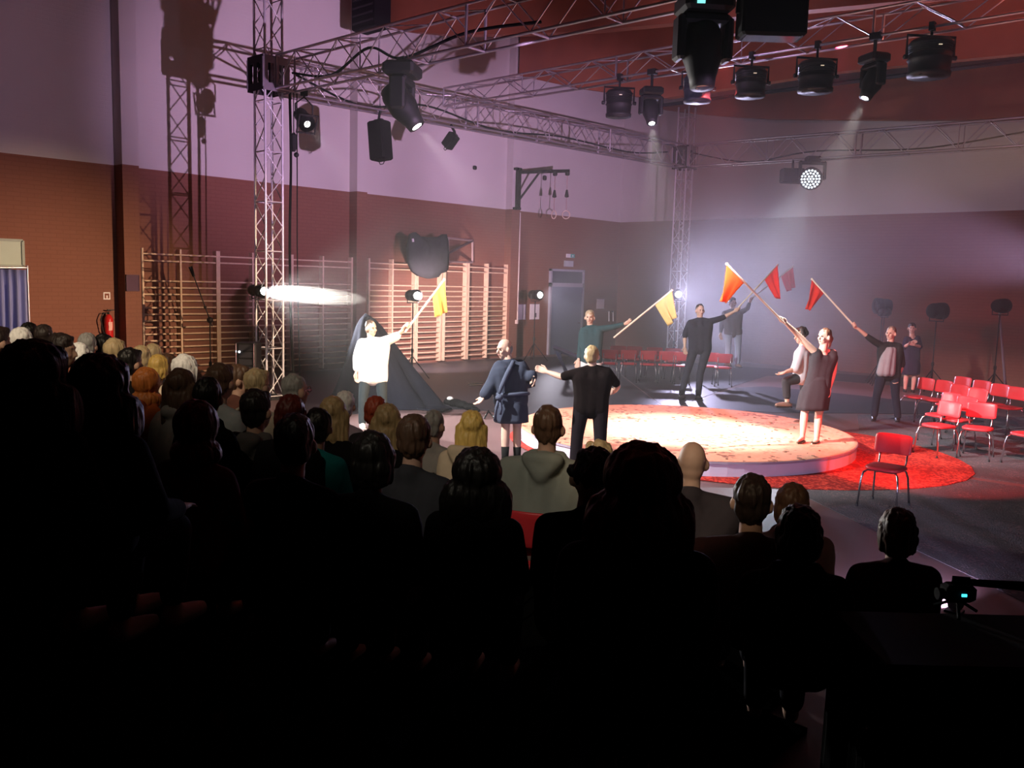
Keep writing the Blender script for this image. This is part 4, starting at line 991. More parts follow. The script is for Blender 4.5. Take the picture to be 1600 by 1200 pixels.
    if bottom:
        m_ = MB(); kind = bottom.get('kind', 'trousers'); hl, hr = j['hpL'], j['hpR']; hc = (hl+hr)/2
        if kind == 'trousers':
            m_.capsule(hl.lerp(hc, .25), .115*k, hr.lerp(hc, .25), .115*k); m_.capsule(hl + UP*.10, .100*k, hr + UP*.10, .100*k)
            for S_ in 'LR':
                hp, kn, an = j['hp'+S_], j['kn'+S_], j['an'+S_]; rr = bottom.get('r', (.105, .074, .064))
                endp = kn.lerp(an, bottom.get('len', .97))
                m_.chain([hp, hp.lerp(kn, .5), kn, endp], [rr[0]*k, (rr[0]+rr[1])/2*k, rr[1]*k, rr[2]*k])
        else:
            z1 = bottom['hem']
            lat = (hr-hl).normalized(); fwd = lat.cross(UP).normalized(); hw = (hr-hl).length/2; NS, NRr = 40, 9; vs = []; fs = []
            e1, e2 = hl.lerp(j['knL'], z1), hr.lerp(j['knR'], z1); hem_c = (e1+e2)/2; hem_w = max(hw, (e2-e1).length/2)
            for r_ in range(NRr+1):
                q = r_/NRr; ct = (hc + UP*.14*k).lerp(hem_c, q); g_ = min(1, q*2.0)
                rw = (hw*.80 + .055*k)*(1-g_) + (hem_w*.95 + bottom.get('flare', .125)*k)*g_; rd = (.09+.055*g_)*k
                for i in range(NS):
                    a = 2*math.pi*i/NS; fo = 1 + q*(.055*math.sin(a*6+.7)+.035*math.sin(a*11+2))
                    vs.append(ct + lat*(math.cos(a)*rw*fo) + fwd*(math.sin(a)*rd*fo))
            for r_ in range(NRr):
                for i in range(NS): fs.append((r_*NS+i, r_*NS+(i+1) % NS, (r_+1)*NS+(i+1) % NS, (r_+1)*NS+i))
            fs += [tuple(range(NS)), tuple(range(NRr*NS, NRr*NS+NS))]
            build(bottom.get('name', kind), MB().add(vs, fs), bottom['m'], t, True)
        if kind == 'none':
            z1 = .8
            for a, b in ((hl, j['knL']), (hr, j['knR'])):
                e_ = a.lerp(b, z1); m_.chain([a.lerp(hc, .2) + UP*.1, a, a.lerp(e_, .5), e_], [.100*k, .122*k, .132*k, .138*k])
            e1, e2 = hl.lerp(j['knL'], z1), hr.lerp(j['knR'], z1); m_.capsule(e1, .135*k, e2, .135*k); m_.capsule(hl, .12*k, hr, .12*k)
            m_.capsule(hl.lerp(e1, .5), .13*k, hr.lerp(e2, .5), .13*k)
        if kind == 'trousers': blob(bottom.get('name', kind), m_, bottom['m'], t, .012, 5)
    if o.get('shoes'):
        for S_ in 'LR':
            an = j['an'+S_]; fd = o.get('toe'+S_, bf); fd = Vector((fd.x, fd.y, 0)).normalized(); s2 = fd.cross(UP)
            m_ = MB(); m_.chain([an - UP*.02*k, an - UP*.042*k, an - UP*.045*k + fd*.09*k, an - UP*.052*k + fd*.17*k], [.046*k, .048*k, .042*k, .03*k]); m_.ell(an - UP*.045*k - fd*.04*k, (.042*k, .05*k, .036*k))
            sh_ = blob('shoe', m_, o['shoes'], t, .009, 3)
            build('sole', MB().box(an - UP*.082*k + fd*.055*k, .075*k, .27*k, .02*k, (s2, fd, UP)), o.get('sole', M_BLK), sh_)
    return t, j, A

POLE_R = .017
def flag(lo, hi, A, B, C_, D_, d, m, label, dd=(0, 0)):
    p, q = pd(*lo, d+dd[0]), pd(*hi, d+dd[1])
    t = thing('flag', p, label, 'flag')
    build('pole', MB().tube([p, q], [POLE_R, POLE_R*.9], 8).ell(q, (POLE_R*1.3,)*3, None, 8, 6), M_POLE, t)
    L = (q-p)
    def onp(x, y):
        # nearest fraction along the pole in the photo direction
        u = Vector((hi[0]-lo[0], hi[1]-lo[1])); w_ = Vector((x-lo[0], y-lo[1])); f = max(0, min(1, w_.dot(u)/u.dot(u))); return p + L*f
    a, b = onp(*A), onp(*B); da, db = dep(a), dep(b)
    c, e = pd(*C_, db-.08), pd(*D_, da-.05)
    N, Mv = 16, 12; vs = []; fs = []
    for jj in range(Mv+1):
        v = jj/Mv
        for i in range(N+1):
            u = i/N; top = a.lerp(b, u); bot = e.lerp(c, u); x = top.lerp(bot, v)
            x = x + TC*(v**.7*.055*math.sin(u*11+v*1.5)) + RV*(.02*v*math.sin(u*9+2)) - UP*(.05*v*(1-v)*math.sin(math.pi*u))
            vs.append(x)
    for jj in range(Mv):
        for i in range(N): fs.append((jj*(N+1)+i, jj*(N+1)+i+1, (jj+1)*(N+1)+i+1, (jj+1)*(N+1)+i))
    o = build('flag_cloth', MB().add(vs, fs), m, t, True); sdm = o.modifiers.new('thick', 'SOLIDIFY'); sdm.thickness = .004
    return L.normalized()
def cloth2(name, rgb, tr=.4):
    m = cloth(name, rgb); nt = m.node_tree; b = nt.nodes['Principled BSDF']; out = nt.nodes['Material Output']
    t_ = nt.nodes.new('ShaderNodeBsdfTranslucent'); t_.inputs[0].default_value = (*rgb, 1); mx = nt.nodes.new('ShaderNodeMixShader'); mx.inputs[0].default_value = tr
    nt.links.new(b.outputs[0], mx.inputs[1]); nt.links.new(t_.outputs[0], mx.inputs[2]); nt.links.new(mx.outputs[0], out.inputs[0]); return m
F_YEL, F_PALE = cloth2('yellow_flag_cloth', (.80, .58, .16)), cloth2('pale_yellow_flag_cloth', (.80, .66, .30))
F_OR, F_RED, F_DRED = cloth2('orange_flag_cloth', (.85, .20, .05)), cloth2('red_flag_cloth', (.80, .05, .03)), cloth2('dark_red_flag_cloth', (.55, .03, .05))

CL = lambda n, c: cloth(n, c)
# man in white shirt
D = 14.28
ax1 = flag((632.5, 519.5), (694, 437), (694, 437), (675, 463), (681, 496), (698, 488), D-.05, F_YEL, 'yellow flag on a pale pole held by the man in white shirt', (0, .5))
performer('man in loose white shirt and dark trousers raising the yellow flag', D,
  dict(head=(580, 513), neck=(580, 530), shL=(564, 537, .05), shR=(602, 534, -.05), elL=(558, 560), wrL=(557, 582, -.05), haL=(557, 600, -.08),
       elR=(619, 526, 0), wrR=(629, 516, -.05), haR=(635, 508, -.05), hpL=(571, 590), hpR=(595, 590), knL=(567, 626, -.03), knR=(598, 626), anL=(566, 660, 0), anR=(601, 660, .1)),
  48, ('crop', ('brown_hair', (.07, .045, .03))), dict(m=CL('white_shirt', (.82, .80, .78)), sleeveL=.85, sleeveR=.62, hem=.02, chest=.125, hip=.118, sr=(.085, .075, .062)),
  dict(m=CL('dark_trousers', (.035, .045, .05))), gripR=ax1, body_yaw=20, shoes=mat('white_shoe', (.7, .7, .7), .5), sole=M_PAPER)
# robed man
D = 11.3
tR, jR, _ = performer('bald older man in a belted blue-grey bathrobe and black socks, looking left', D,
  dict(head=(788, 545), neck=(795, 564), shL=(779, 574, -.05), shR=(815, 572, .08), elL=(769, 599, -.05), wrL=(757, 618, -.12), haL=(748, 630, -.15),
       elR=(826, 597, .1), wrR=(831, 586, -.05), haR=(834, 594, -.1), hpL=(787, 626), hpR=(809, 626), knL=(790, 668, -.03), knR=(808, 668), anL=(789, 722, -.02), anR=(808, 722, .05)),
  -58, ('fringe', ('grey_hair', (.3, .29, .28))), dict(m=CL('robe_blue', (.05, .058, .086)), sleeve=.93, chest=.135, hip=.135, name='robe', sr=(.088, .085, .082)),
  dict(kind='skirt', name='robe_skirt', m=CL('robe_blue', (.05, .058, .086)), hem=.80), body_yaw=-30, k=1.0, shoes=mat('black_shoe', (.02, .02, .02), .4), pitch=.15)
bc = (jR['hpL']+jR['hpR'])/2 + UP*.10
pts = [bc + RV*math.cos(a)*.225 + TC*math.sin(a)*.155 + UP*.01*math.sin(2*a) for a in [2*math.pi*i/22 for i in range(23)]]
rs_ = bpy.data.objects[tR.name]
build('belt', MB().tube(pts, .025, 6), CL('belt_blue', (.085, .098, .145)), tR, True)
kn_ = pd(780, 621, D-.22)
build('belt_knot', MB().ell(kn_, (.05, .05, .04)).tube([kn_, kn_ + UP*-.12 - RV*.03, kn_ - UP*.30 - RV*.05], .018, 6).tube([kn_, kn_ - UP*.14 + RV*.03, kn_ - UP*.22 + RV*.02], .018, 6), CL('belt_blue', (.085, .098, .145)), tR, True)
la = jR['neck'] + TC*.09 - RV*.05
build('lapel', MB().tube([jR['neck'] + TC*.06 + RV*.06, pd(792, 585, D-.18), pd(783, 605, D-.2), kn_ + UP*.05], [.03, .035, .03, .02], 6), CL('belt_blue', (.085, .098, .145)), tR, True)
for s_ in 'LR':
    an = jR['an'+s_]; kk = jR['kn'+s_]; build('sock', MB().tube([an.lerp(kk, .45), an.lerp(kk, .2), an], [.055, .048, .044], 12), CL('black_sock', (.012, .012, .012)), tR, True)
hh = pd(834, 594, D-.12); tp = thing('handset', hh, 'small dark handset in the robed man\'s right hand', 'handset')
build('casing', MB().rbox(hh - UP*.02, .04, .03, .13, ax, .3), M_BLK, tp); build('screen', MB().box(hh - UP*.01 + TC*.017, .03, .004, .08, ax), M_GLASSD, tp)
# man in black T-shirt seen from behind
D = 11.45
performer('man in black T-shirt and trousers seen from behind, left arm flung out', D,
  dict(head=(925, 556), neck=(926, 573), shL=(902, 583, .0), shR=(951, 582, .0), elL=(877, 589, .05), wrL=(855, 581, .15), haL=(844, 577, .22),
       elR=(965, 603, .1), wrR=(961, 611, .25), haR=(950, 613, .32), hpL=(908, 640), hpR=(938, 640), knL=(902, 680, .02), knR=(938, 684, -.02), anL=(898, 728, .05), anR=(938, 730, -.04)),
  168, ('short', ('light_brown_hair', (.32, .22, .11))), dict(m=CL('black_tee', (.008, .005, .005)), sleeve=.40, chest=.112), dict(m=CL('black_trousers', (.011, .008, .010)), r=(.11, .085, .075)), body_yaw=180, shoes=mat('black_shoe', (.02, .02, .02), .4), face=True, palm=TC)
# performer with pale yellow flag
D = 16.5
ax2 = flag((959, 527.5), (1050, 453.5), (1050, 453.5), (1024, 476), (1046, 510), (1055, 496), D-.2, F_PALE, 'pale yellow flag held by the performer in the dark green top', (.2, -.3))
performer('performer in dark green top and white trousers holding the pale yellow flag', D,
  dict(head=(921.5, 496), neck=(922, 510), shL=(910, 517, 0), shR=(937, 515, 0), elL=(907, 541), wrL=(904, 562, -.05), haL=(902, 572, -.08),
       elR=(959, 511, -.05), wrR=(976, 506, -.1), haR=(987, 500, -.12), hpL=(915, 563), hpR=(932, 563), knL=(908, 600), knR=(930, 600), anL=(905, 633), anR=(930, 635)),
  -12, ('short', ('fair_hair', (.42, .30, .2))), dict(m=CL('green_top', (.03, .06, .07)), sleeve=.9), dict(m=CL('white_trousers', (.75, .74, .74))), gripR=ax2, shoes=mat('white_shoe', (.7, .7, .7), .5), sole=M_PAPER)
# man in dark sweater with red flag
D = 18.9
ax4 = flag((1149, 485.5), (1215, 414), (1215, 414), (1194.5, 437), (1213, 466), (1217, 467), D-.1, F_RED, 'red flag held by the man in dark sweater', (0, .2))
performer('tall man in dark sweater facing us and holding up a red flag', D,
  dict(head=(1094, 485), neck=(1094, 498), shL=(1077, 505), shR=(1110, 503), elL=(1070, 523), wrL=(1070, 542, -.05), haL=(1071, 556, -.1),
       elR=(1130, 496, -.05), wrR=(1147, 487, -.1), haR=(1154, 482, -.1), hpL=(1084, 545), hpR=(1104, 545), knL=(1073, 583), knR=(1094, 584), anL=(1065, 616), anR=(1091, 617)),
  10, ('crop', ('dark_hair', (.03, .02, .018))), dict(m=CL('dark_sweater', (.03, .03, .045)), sleeveL=.62, sleeveR=.58), dict(m=CL('slate_trousers', (.035, .035, .05))), gripR=ax4, shoes=mat('black_shoe', (.02, .02, .02), .4), k=1.05)
# man in jeans standing on a chair
cs = fl(1132, 560, .70); D = dep(cs)+.25
ax5 = flag((1170.5, 469), (1239, 416.5), (1239, 416.5), (1220, 431), (1231, 456), (1240.5, 449), D-.15, F_DRED, 'dark red flag held by the man standing on a chair', (0, 0))
zs = .474
performer('man in grey jacket and pale jeans standing on a chair with dark red flag', D,
  dict(head=(1145, 473), neck=(1145, 484), shL=(1131, 490), shR=(1157, 489), elL=(1127, 507), wrL=(1126, 521, -.05), haL=(1126, 530, -.08),
       elR=(1168, 482, -.08), wrR=(1171, 473, -.15), haR=(1174, 466, -.15), hpL=(1138, 520), hpR=(1153, 520), knL=(1138, 545), knR=(1153, 545), anL=(1136, 566, -.05), anR=(1152, 568, .0)),
  15, ('short', ('dark_hair', (.03, .02, .018))), dict(m=CL('grey_jacket', (.16, .15, .17)), sleeve=.9), dict(m=CL('pale_jeans', (.36, .40, .52))), gripR=ax5, zf=zs, shoes=mat('brown_shoe', (.2, .13, .1), .5))
# woman in black dress on the platform
D = 12.75
ax3 = flag((1226, 505.5), (1135.5, 412.5), (1135.5, 412.5), (1161, 442), (1137, 474), (1125, 470), D-.1, F_OR, 'orange flag held out by the woman in black dress', (-.04, -.5))
tW, jW, AW = performer('woman in sleeveless black dress on the platform holding out the orange flag', D,
  dict(head=(1288, 526), neck=(1286, 545), shL=(1271, 550, -.02), shR=(1304, 552, .05), elL=(1249, 525, -.08), wrL=(1228, 505, -.12), haL=(1219, 496, -.14),
       elR=(1303, 581, .05), wrR=(1296, 607, -.02), haR=(1293, 622, -.05), hpL=(1266, 603), hpR=(1288, 603), knL=(1257, 645, -.02), knR=(1279, 648), anL=(1254, 681, -.02), anR=(1276, 686, .0)),
  -62, ('pony', ('auburn_hair', (.22, .09, .05))), dict(m=CL('black_dress', (.035, .03, .034)), sleeve=.0, scoop=True, e=.010, chest=.092, hip=.098, waist=.080, name='dress_bodice', sr=(.068, .056, .046)),
  dict(kind='skirt', name='dress_skirt', m=CL('black_dress', (.035, .03, .034)), hem=.86), gripL=ax3, body_yaw=-40, k=.98, zf=STAGE_H)
for s_ in 'LR':
    an = jW['an'+s_]; fd = (TC*.8 - RV*.6).normalized(); s2 = fd.cross(UP); gz = STAGE_H + .004
    sh_ = build('shoe', MB().prism([Vector((p.x, p.y, gz)) for p in (an - fd*.06 + s2*.03, an - fd*.06 - s2*.03, an + fd*.13 - s2*.04, an + fd*.18, an + fd*.13 + s2*.04)], (0, 0, .025)), mat('dark_court_shoe', (.06, .05, .03), .4), tW)
    build('heel', MB().tube([Vector((an.x, an.y, gz)) - fd*.05, an - fd*.05 - UP*.03], [.012, .025], 8), mat('dark_court_shoe', (.06, .05, .03), .4), sh_)
# man in pale shirt striding behind the woman
D = 14.6
performer('man in pale shirt and dark trousers striding left behind the woman in black', D,
  dict(head=(1250, 524), neck=(1255, 540), shL=(1252, 549, -.10), shR=(1262, 547, .22), elL=(1243, 576, -.16), wrL=(1228, 581, -.22), haL=(1216, 587, -.25),
       elR=(1268, 572, .2), wrR=(1262, 592, .1), haR=(1258, 602, .05), hpL=(1250, 590, -.06), hpR=(1259, 590, .1), knL=(1228, 596, -.12), knR=(1257, 622, .05), anL=(1230, 628, -.1), anR=(1258, 655, .15)),
  -75, ('curly', ('dark_hair', (.03, .02, .018))), dict(m=CL('pale_shirt', (.60, .60, .66)), sleeveL=.56, sleeveR=.9, chest=.125, hip=.112, sr=(.085, .08, .07)), dict(m=CL('charcoal_trousers', (.04, .038, .045)), len=.72), shoes=mat('brown_shoe', (.2, .13, .1), .5), body_yaw=-65,
  toeL=-RV, toeR=-RV, pitch=.3)
# man at right with open jacket
D = 16.55
ax6 = flag((1334, 508.5), (1268.5, 436), (1268.5, 436), (1288, 458), (1267, 485.5), (1259, 482), D-.1, F_RED, 'orange-red flag held by the man in open dark jacket', (-.04, .1))
tJ, jJ, _ = performer('man in open dark jacket over grey T-shirt, raising the rightmost flag', D,
  dict(head=(1392, 521), neck=(1391, 536), shL=(1377, 541, 0), shR=(1406, 542, 0), elL=(1358, 528, -.08), wrL=(1340, 513, -.12), haL=(1331, 505, -.14),
       elR=(1410, 569, .05), wrR=(1404, 589, -.02), haR=(1399, 600, -.06), hpL=(1378, 585), hpR=(1398, 585), knL=(1370, 618), knR=(1399, 618), anL=(1366, 649), anR=(1403, 651)),
  -50, ('crop', ('grey_brown_hair', (.2, .15, .12))), dict(m=CL('dark_jacket', (.03, .03, .032)), sleeve=.62, hem=.02, name='jacket'), dict(m=CL('navy_trousers', (.025, .025, .04))), gripL=ax6, body_yaw=-25, shoes=mat('black_shoe', (.02, .02, .02), .4))
gm = MB()
for dx in (-6, 0, 6): gm.chain([pd(1391+dx*.75, 547, D-.10+abs(dx)*.004), pd(1387+dx*1.05, 563, D-.125+abs(dx)*.004), pd(1384+dx*1.25, 582, D-.12+abs(dx)*.004)], [.062, .078, .085])
blob('grey_shirt', gm, CL('grey_tee', (.33, .33, .35)), tJ, .012, 5)
# woman at the back with folded arms
D = 21.5
performer('woman in dark knee-length dress with folded arms by the back wall', D,
  dict(head=(1425, 513), neck=(1425, 525), shL=(1416, 530), shR=(1435, 529), elL=(1413, 542, -.05), wrL=(1421, 537, -.2), haL=(1429, 534, -.22),
       elR=(1438, 542, -.05), wrR=(1428, 539, -.22), haR=(1420, 536, -.24), hpL=(1418, 562), hpR=(1431, 562), knL=(1416, 587), knR=(1429, 587), anL=(1414, 608), anR=(1426, 609)),
  -20, ('short', ('dark_hair', (.03, .02, .018))), dict(m=CL('navy_dress', (.03, .025, .05)), sleeve=.55, scoop=True, chest=.1, hip=.1, name='dress_bodice'), dict(kind='skirt', name='dress_skirt', m=CL('navy_dress', (.03, .025, .05)), hem=.92), shoes=mat('black_shoe', (.02, .02, .02), .4))

# ------------------------------------------------------------------ audience, seen from behind
SEATS = []
HC = {'black': ('black_hair', (.007, .0055, .005)), 'dark': ('dark_hair', (.03, .02, .018)), 'brown': ('chestnut_hair', (.085, .045, .028)), 'lbrown': ('light_brown_hair', (.32, .22, .11)),  # black sunk lower to carry the shade over the audience
      'blond': ('blond_hair', (.48, .36, .20)), 'gold': ('golden_hair', (.55, .36, .10)), 'white': ('white_hair', (.75, .73, .72)), 'grey': ('grey_hair', (.3, .29, .28)), 'orange': ('orange_hair', (.42, .13, .03)),
      'red': ('red_hair', (.30, .05, .025)), 'dred': ('dark_red_hair', (.10, .015, .012))}
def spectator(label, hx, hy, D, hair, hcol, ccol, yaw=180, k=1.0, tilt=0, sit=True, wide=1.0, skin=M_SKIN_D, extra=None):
    c = pd(hx, hy, D); f = TC*math.cos(math.radians(yaw)) + RV*math.sin(math.radians(yaw))
    zb = max(0.0, c.z - 1.19*k)
    t = thing('person', Vector((c.x, c.y, zb)), label, 'person', 'seated audience')
    SEATS.append((c.x, c.y, zb))
    mb = MB(); A = head_prims(mb, c, f, k); s, ff, u = A
    # bodies face the stage; the head may turn
    bf = (Vector((STAGE_C.x, STAGE_C.y, 0)) - Vector((c.x, c.y, 0))).normalized(); bs = bf.cross(UP).normalized()
    nk = c - UP*.17*k - bf*.03*k; hip = Vector((c.x, c.y, zb + .52*k)) - bf*.10
    mb.capsule(c - UP*.06*k - ff*.02*k, .051*k, nk, .060*k); mb.chain([nk - UP*.12*k + bf*.02, hip], [.085*k, .11*k])
    kn = []
    for sg in (-1, 1):
        sh = nk - UP*.09*k + bs*.17*k*sg*wide; el = sh - UP*.28*k + bf*.06 + bs*.04*sg; wr = el + bf*.20 - UP*.05 - bs*.08*sg
        mb.chain([sh, el, wr], [.05*k, .042*k, .03*k]); hand_prims(mb, wr, wr + bf*.1 - bs*.04*sg, k, None, -UP)
        K_ = hip + bf*.42*k + bs*.10*sg - UP*.02; an = Vector((K_.x, K_.y, zb+.08)) - bf*.02; kn.append((sg, sh, el, wr, K_, an))
        mb.chain([hip + bs*.09*sg, K_, an], [.08*k, .06*k, .04*k]); mb.capsule(an - UP*.03, .045, an - UP*.045 + bf*.14, .03)
    body = blob('body', mb, skin, t, .014, 3)
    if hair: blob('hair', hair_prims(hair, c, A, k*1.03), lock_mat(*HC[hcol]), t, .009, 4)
    m_ = MB(); w_ = .17*k*wide
    m_.chain([nk - UP*.02*k - bf*.02, nk - UP*.10*k], [.075*k, .11*k])
    for sg, sh, el, wr, K_, an in kn:
        m_.capsule(nk - UP*.035*k, .055*k, sh, .075*k); m_.chain([sh - bs*.04*sg - UP*.06, hip + bs*.08*sg], [.125*k, .15*k]); m_.chain([sh, el, el.lerp(wr, .85)], [.075*k, .066*k, .052*k])
    m_.capsule(nk - UP*.16*k, .135*k, hip, .16*k)
    if extra == 'hoodie':
        m_.chain([nk - bf*.09 + bs*.09, nk - bf*.12 - UP*.10, nk - bf*.09 - bs*.09], [.05, .055, .05]); m_.capsule(nk + bs*.09 + bf*.02, .045, nk - bs*.09 + bf*.02, .045); m_.capsule(nk - bf*.10 + bs*.07, .05, nk - bf*.10 - bs*.07, .05)
    if extra == 'scarf': m_.chain([nk + bs*.09, nk - bf*.09, nk - bs*.09], [.05, .055, .05])
    if isinstance(ccol, str): ccol = {'black': (.006, .0055, .006), 'dark': (.02, .018, .021)}[ccol]  # clothes near black: the darkness of the unlit rows is in the colour
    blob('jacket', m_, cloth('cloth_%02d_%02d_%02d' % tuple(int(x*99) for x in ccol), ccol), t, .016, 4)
    m_ = MB()
    for sg, sh, el, wr, K_, an in kn: m_.chain([hip + bs*.08*sg, K_, an + UP*.05], [.115*k, .08*k, .062*k])
    blob('trousers', m_, cloth('seat_trousers', (.02, .02, .026)), t, .018, 3)
    return t, c, A, nk, bf, bs
A_ = spectator
rows = [
 ('dark haired person cut off by the left edge', -3, 535, 7.2, 'short', 'dark', 'dark', 150, 1.0),
 ('white haired person at far left in front of the blue cloth', 35, 535, 7.6, 'bob', 'white', 'dark', 180, .95),
 ('dark haired person above the white haired one at far left', 47, 523, 9.6, 'short', 'black', 'black', 180, .95),
 ('dark haired person right of the blue cloth hem', 70, 527, 9.2, 'short', 'dark', 'black', 180, .95),
 ('person in profile just right of the biggest left silhouette', 99, 549, 6.6, 'short', 'dark', 'dark', 90, .95),
 ('short grey haired person below the wall extinguisher shadow', 138, 541, 8.8, 'short', 'grey', 'dark', 180, .95),
 ('dark haired person under the fire extinguisher', 163, 543, 9.0, 'short', 'black', 'black', 180, 1.0),
 ('curly white haired person left of a big dark head', 124, 561, 7.4, 'curly', 'white', 'dark', 180, .95),
 ('pale grey haired person under the first pilaster', 181, 553, 8.2, 'short', 'blond', 'dark', 180, 1.05),
 ('dark haired person right of the pale grey hair', 206, 568, 7.9, 'short', 'black', 'black', 150, 1.0),
 ('blond bobbed person under the first pilaster edge', 222, 560, 8.8, 'bob', 'blond', (.25, .2, .18), 180, .95),
 ('fair haired person half hidden behind the blond bob', 241, 556, 9.3, 'short', 'blond', 'dark', 180, .9),
 ('ginger haired person in bright cream coat', 249, 574, 8.4, 'bob', 'gold', (.62, .52, .40), 180, .9),
 ('brown haired person right of the ginger head', 264, 572, 9.0, 'short', 'brown', 'dark', 150, .9),
 ('person in a rust orange hood in the left rows', 231, 600, 7.0, 'hood', 'orange', (.30, .07, .02), 180, .9),
 ('person with smooth bright white hair', 291, 580, 7.4, 'bob', 'white', 'dark', 170, 1.05),
 ('long brown haired person with pale scarf', 284, 604, 6.6, 'long', 'brown', (.30, .28, .27), 180, 1.05),
 ('short brown haired person in grey striped top', 347, 597, 6.8, 'short', 'brown', (.26, .28, .29), 160, 1.05),
 ('person in profile beside the striped top', 376, 594, 7.6, 'short', 'brown', (.12, .05, .04), 100, .95),
 ('short blond haired person in front of the tower foot', 404, 603, 7.2, 'short', 'blond', (.35, .30, .24), 150, 1.02),
 ('grey haired man with glasses right of the tower foot', 463, 611, 7.2, 'crop', 'grey', 'dark', 140, 1.05),
 ('person with black hair above the dark red hood', 326, 622, 5.6, 'short', 'black', 'black', 180, .95),
 ('person in a dark red hooded top', 310, 668, 4.3, 'hood', 'dred', (.075, .012, .012), 180, .92),
 ('black haired person right of the dark red hood', 403, 642, 5.9, 'short', 'black', (.10, .09, .09), 160, 1.05),
 ('dark red haired person under the grey haired man', 455, 648, 5.6, 'bob', 'dred', 'dark', 180, .95),
 ('large black head left of centre', 462, 692, 4.5, 'short', 'black', 'black', 180, 1.1),
 ('long blond haired person in black over a teal neighbour', 521, 647, 6.4, 'long', 'lbrown', 'black', 180, 1.0),
 ('white haired person behind the long blond hair', 540, 634, 7.9, 'short', 'white', (.25, .2, .25), 170, .95),
 ('person in teal jacket with dark hair', 498, 668, 5.7, 'short', 'black', (.015, .20, .21), 180, .9),
 ('bright red haired person at the foot of the man in white', 588, 645, 7.0, 'short', 'red', 'dark', 170, .95),
 ('straight light brown haired person in the middle rows', 606, 659, 6.3, 'long', 'lbrown', 'black', 180, 1.0),
 ('black silhouette with smooth hair left of the brown haired man', 583, 717, 4.4, 'bob', 'black', 'black', 180, 1.05),
 ('short dark brown haired man in charcoal jacket', 648, 686, 5.4, 'short', 'brown', (.035, .035, .042), 170, 1.12),
 ('balding grey man left of the golden haired woman', 680, 665, 7.2, 'crop', 'grey', (.30, .28, .27), 150, .95),
 ('golden haired woman in beige hooded jacket', 737, 668, 6.4, 'long', 'gold', (.42, .33, .24), 180, .95),
 ('dark auburn haired person with back to us in black', 745, 745, 4.2, 'big', 'black', 'black', 180, .95),
 ('brown haired man in pale grey hoodie', 857, 668, 5.6, 'crop', 'brown', (.24, .25, .22), 170, 1.08),
 ('fair haired person peeking over a dark curly head', 934, 712, 6.0, 'curly', 'blond', 'dark', 180, .8),
 ('dark curly haired person beside the big red-black hair', 922, 745, 4.0, 'curly', 'black', 'black', 180, .95),
 ('person with huge dark red hair in the foreground centre', 1000, 762, 2.9, 'big', 'dred', 'black', 180, 1.02),
 ('bald man in dark jacket in front of the platform', 1081, 722, 6.2, None, 'black', (.05, .042, .05), 175, 1.2),
 ('dark haired person with glasses right of the bald man', 1175, 784, 5.1, 'short', 'dark', (.03, .012, .012), 160, 1.2),
 ('reddish brown haired person with pale collar', 1240, 788, 5.5, 'bob', 'brown', (.30, .26, .25), 140, 1.0),
 ('black haired person in front of the pale collar', 1246, 832, 4.5, 'bob', 'black', 'black', 180, 1.1),
 ('rightmost spectator, curly brown hair and dark top', 1400, 830, 5.2, 'bob', 'brown', (.022, .015, .018), 180, 1.05),
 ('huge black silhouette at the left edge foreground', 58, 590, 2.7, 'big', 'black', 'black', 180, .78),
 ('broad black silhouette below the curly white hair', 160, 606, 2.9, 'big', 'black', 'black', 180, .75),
]
for r in rows:
    ex = 'hoodie' if 'hood' in r[0] and 'hooded top' not in r[0] else ('scarf' if 'scarf' in r[0] or 'collar' in r[0] else None)
    wd = 1.35 if 'hoodie' in r[0] or 'bald man' in r[0] else 1.1
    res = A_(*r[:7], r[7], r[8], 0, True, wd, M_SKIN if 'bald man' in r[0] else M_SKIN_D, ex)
    if 'glasses' in r[0]:
        t_, c_, AA, nk_, bf_, bs_ = res; s__, f__, u__ = AA; g_ = MB()
        for sg in (-1, 1):
            ring = [c_ + f__*.105 + s__*(.034*sg) + u__*.01 + (s__*math.cos(q)*.026 + u__*math.sin(q)*.022) for q in [2*math.pi*i/12 for i in range(13)]]
            g_.tube(ring, .004, 5); g_.tube([c_ + f__*.105 + s__*.06*sg + u__*.012, c_ - f__*.02 + s__*.09*sg + u__*.012], .004, 5)
        build('glasses', g_, M_CHROME, t_)
# raked stand under the seats
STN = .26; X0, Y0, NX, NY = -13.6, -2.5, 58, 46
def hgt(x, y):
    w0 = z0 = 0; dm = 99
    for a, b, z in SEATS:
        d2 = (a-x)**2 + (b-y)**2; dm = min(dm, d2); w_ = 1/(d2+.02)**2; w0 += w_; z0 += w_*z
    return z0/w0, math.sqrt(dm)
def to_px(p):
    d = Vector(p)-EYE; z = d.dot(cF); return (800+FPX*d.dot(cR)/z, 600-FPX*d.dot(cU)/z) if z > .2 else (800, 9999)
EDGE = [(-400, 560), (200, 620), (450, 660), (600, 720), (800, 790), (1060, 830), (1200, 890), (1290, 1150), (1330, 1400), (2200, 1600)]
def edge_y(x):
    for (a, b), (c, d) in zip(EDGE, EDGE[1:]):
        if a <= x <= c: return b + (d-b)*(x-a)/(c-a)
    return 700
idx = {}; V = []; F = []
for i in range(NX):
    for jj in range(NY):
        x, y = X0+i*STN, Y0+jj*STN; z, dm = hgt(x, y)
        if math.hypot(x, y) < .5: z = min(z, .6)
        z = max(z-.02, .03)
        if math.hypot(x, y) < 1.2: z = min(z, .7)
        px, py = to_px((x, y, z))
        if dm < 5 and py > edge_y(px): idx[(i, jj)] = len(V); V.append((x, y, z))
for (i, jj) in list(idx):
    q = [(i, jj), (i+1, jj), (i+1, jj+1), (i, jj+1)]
    if all(z in idx for z in q): F.append(tuple(idx[z] for z in q))
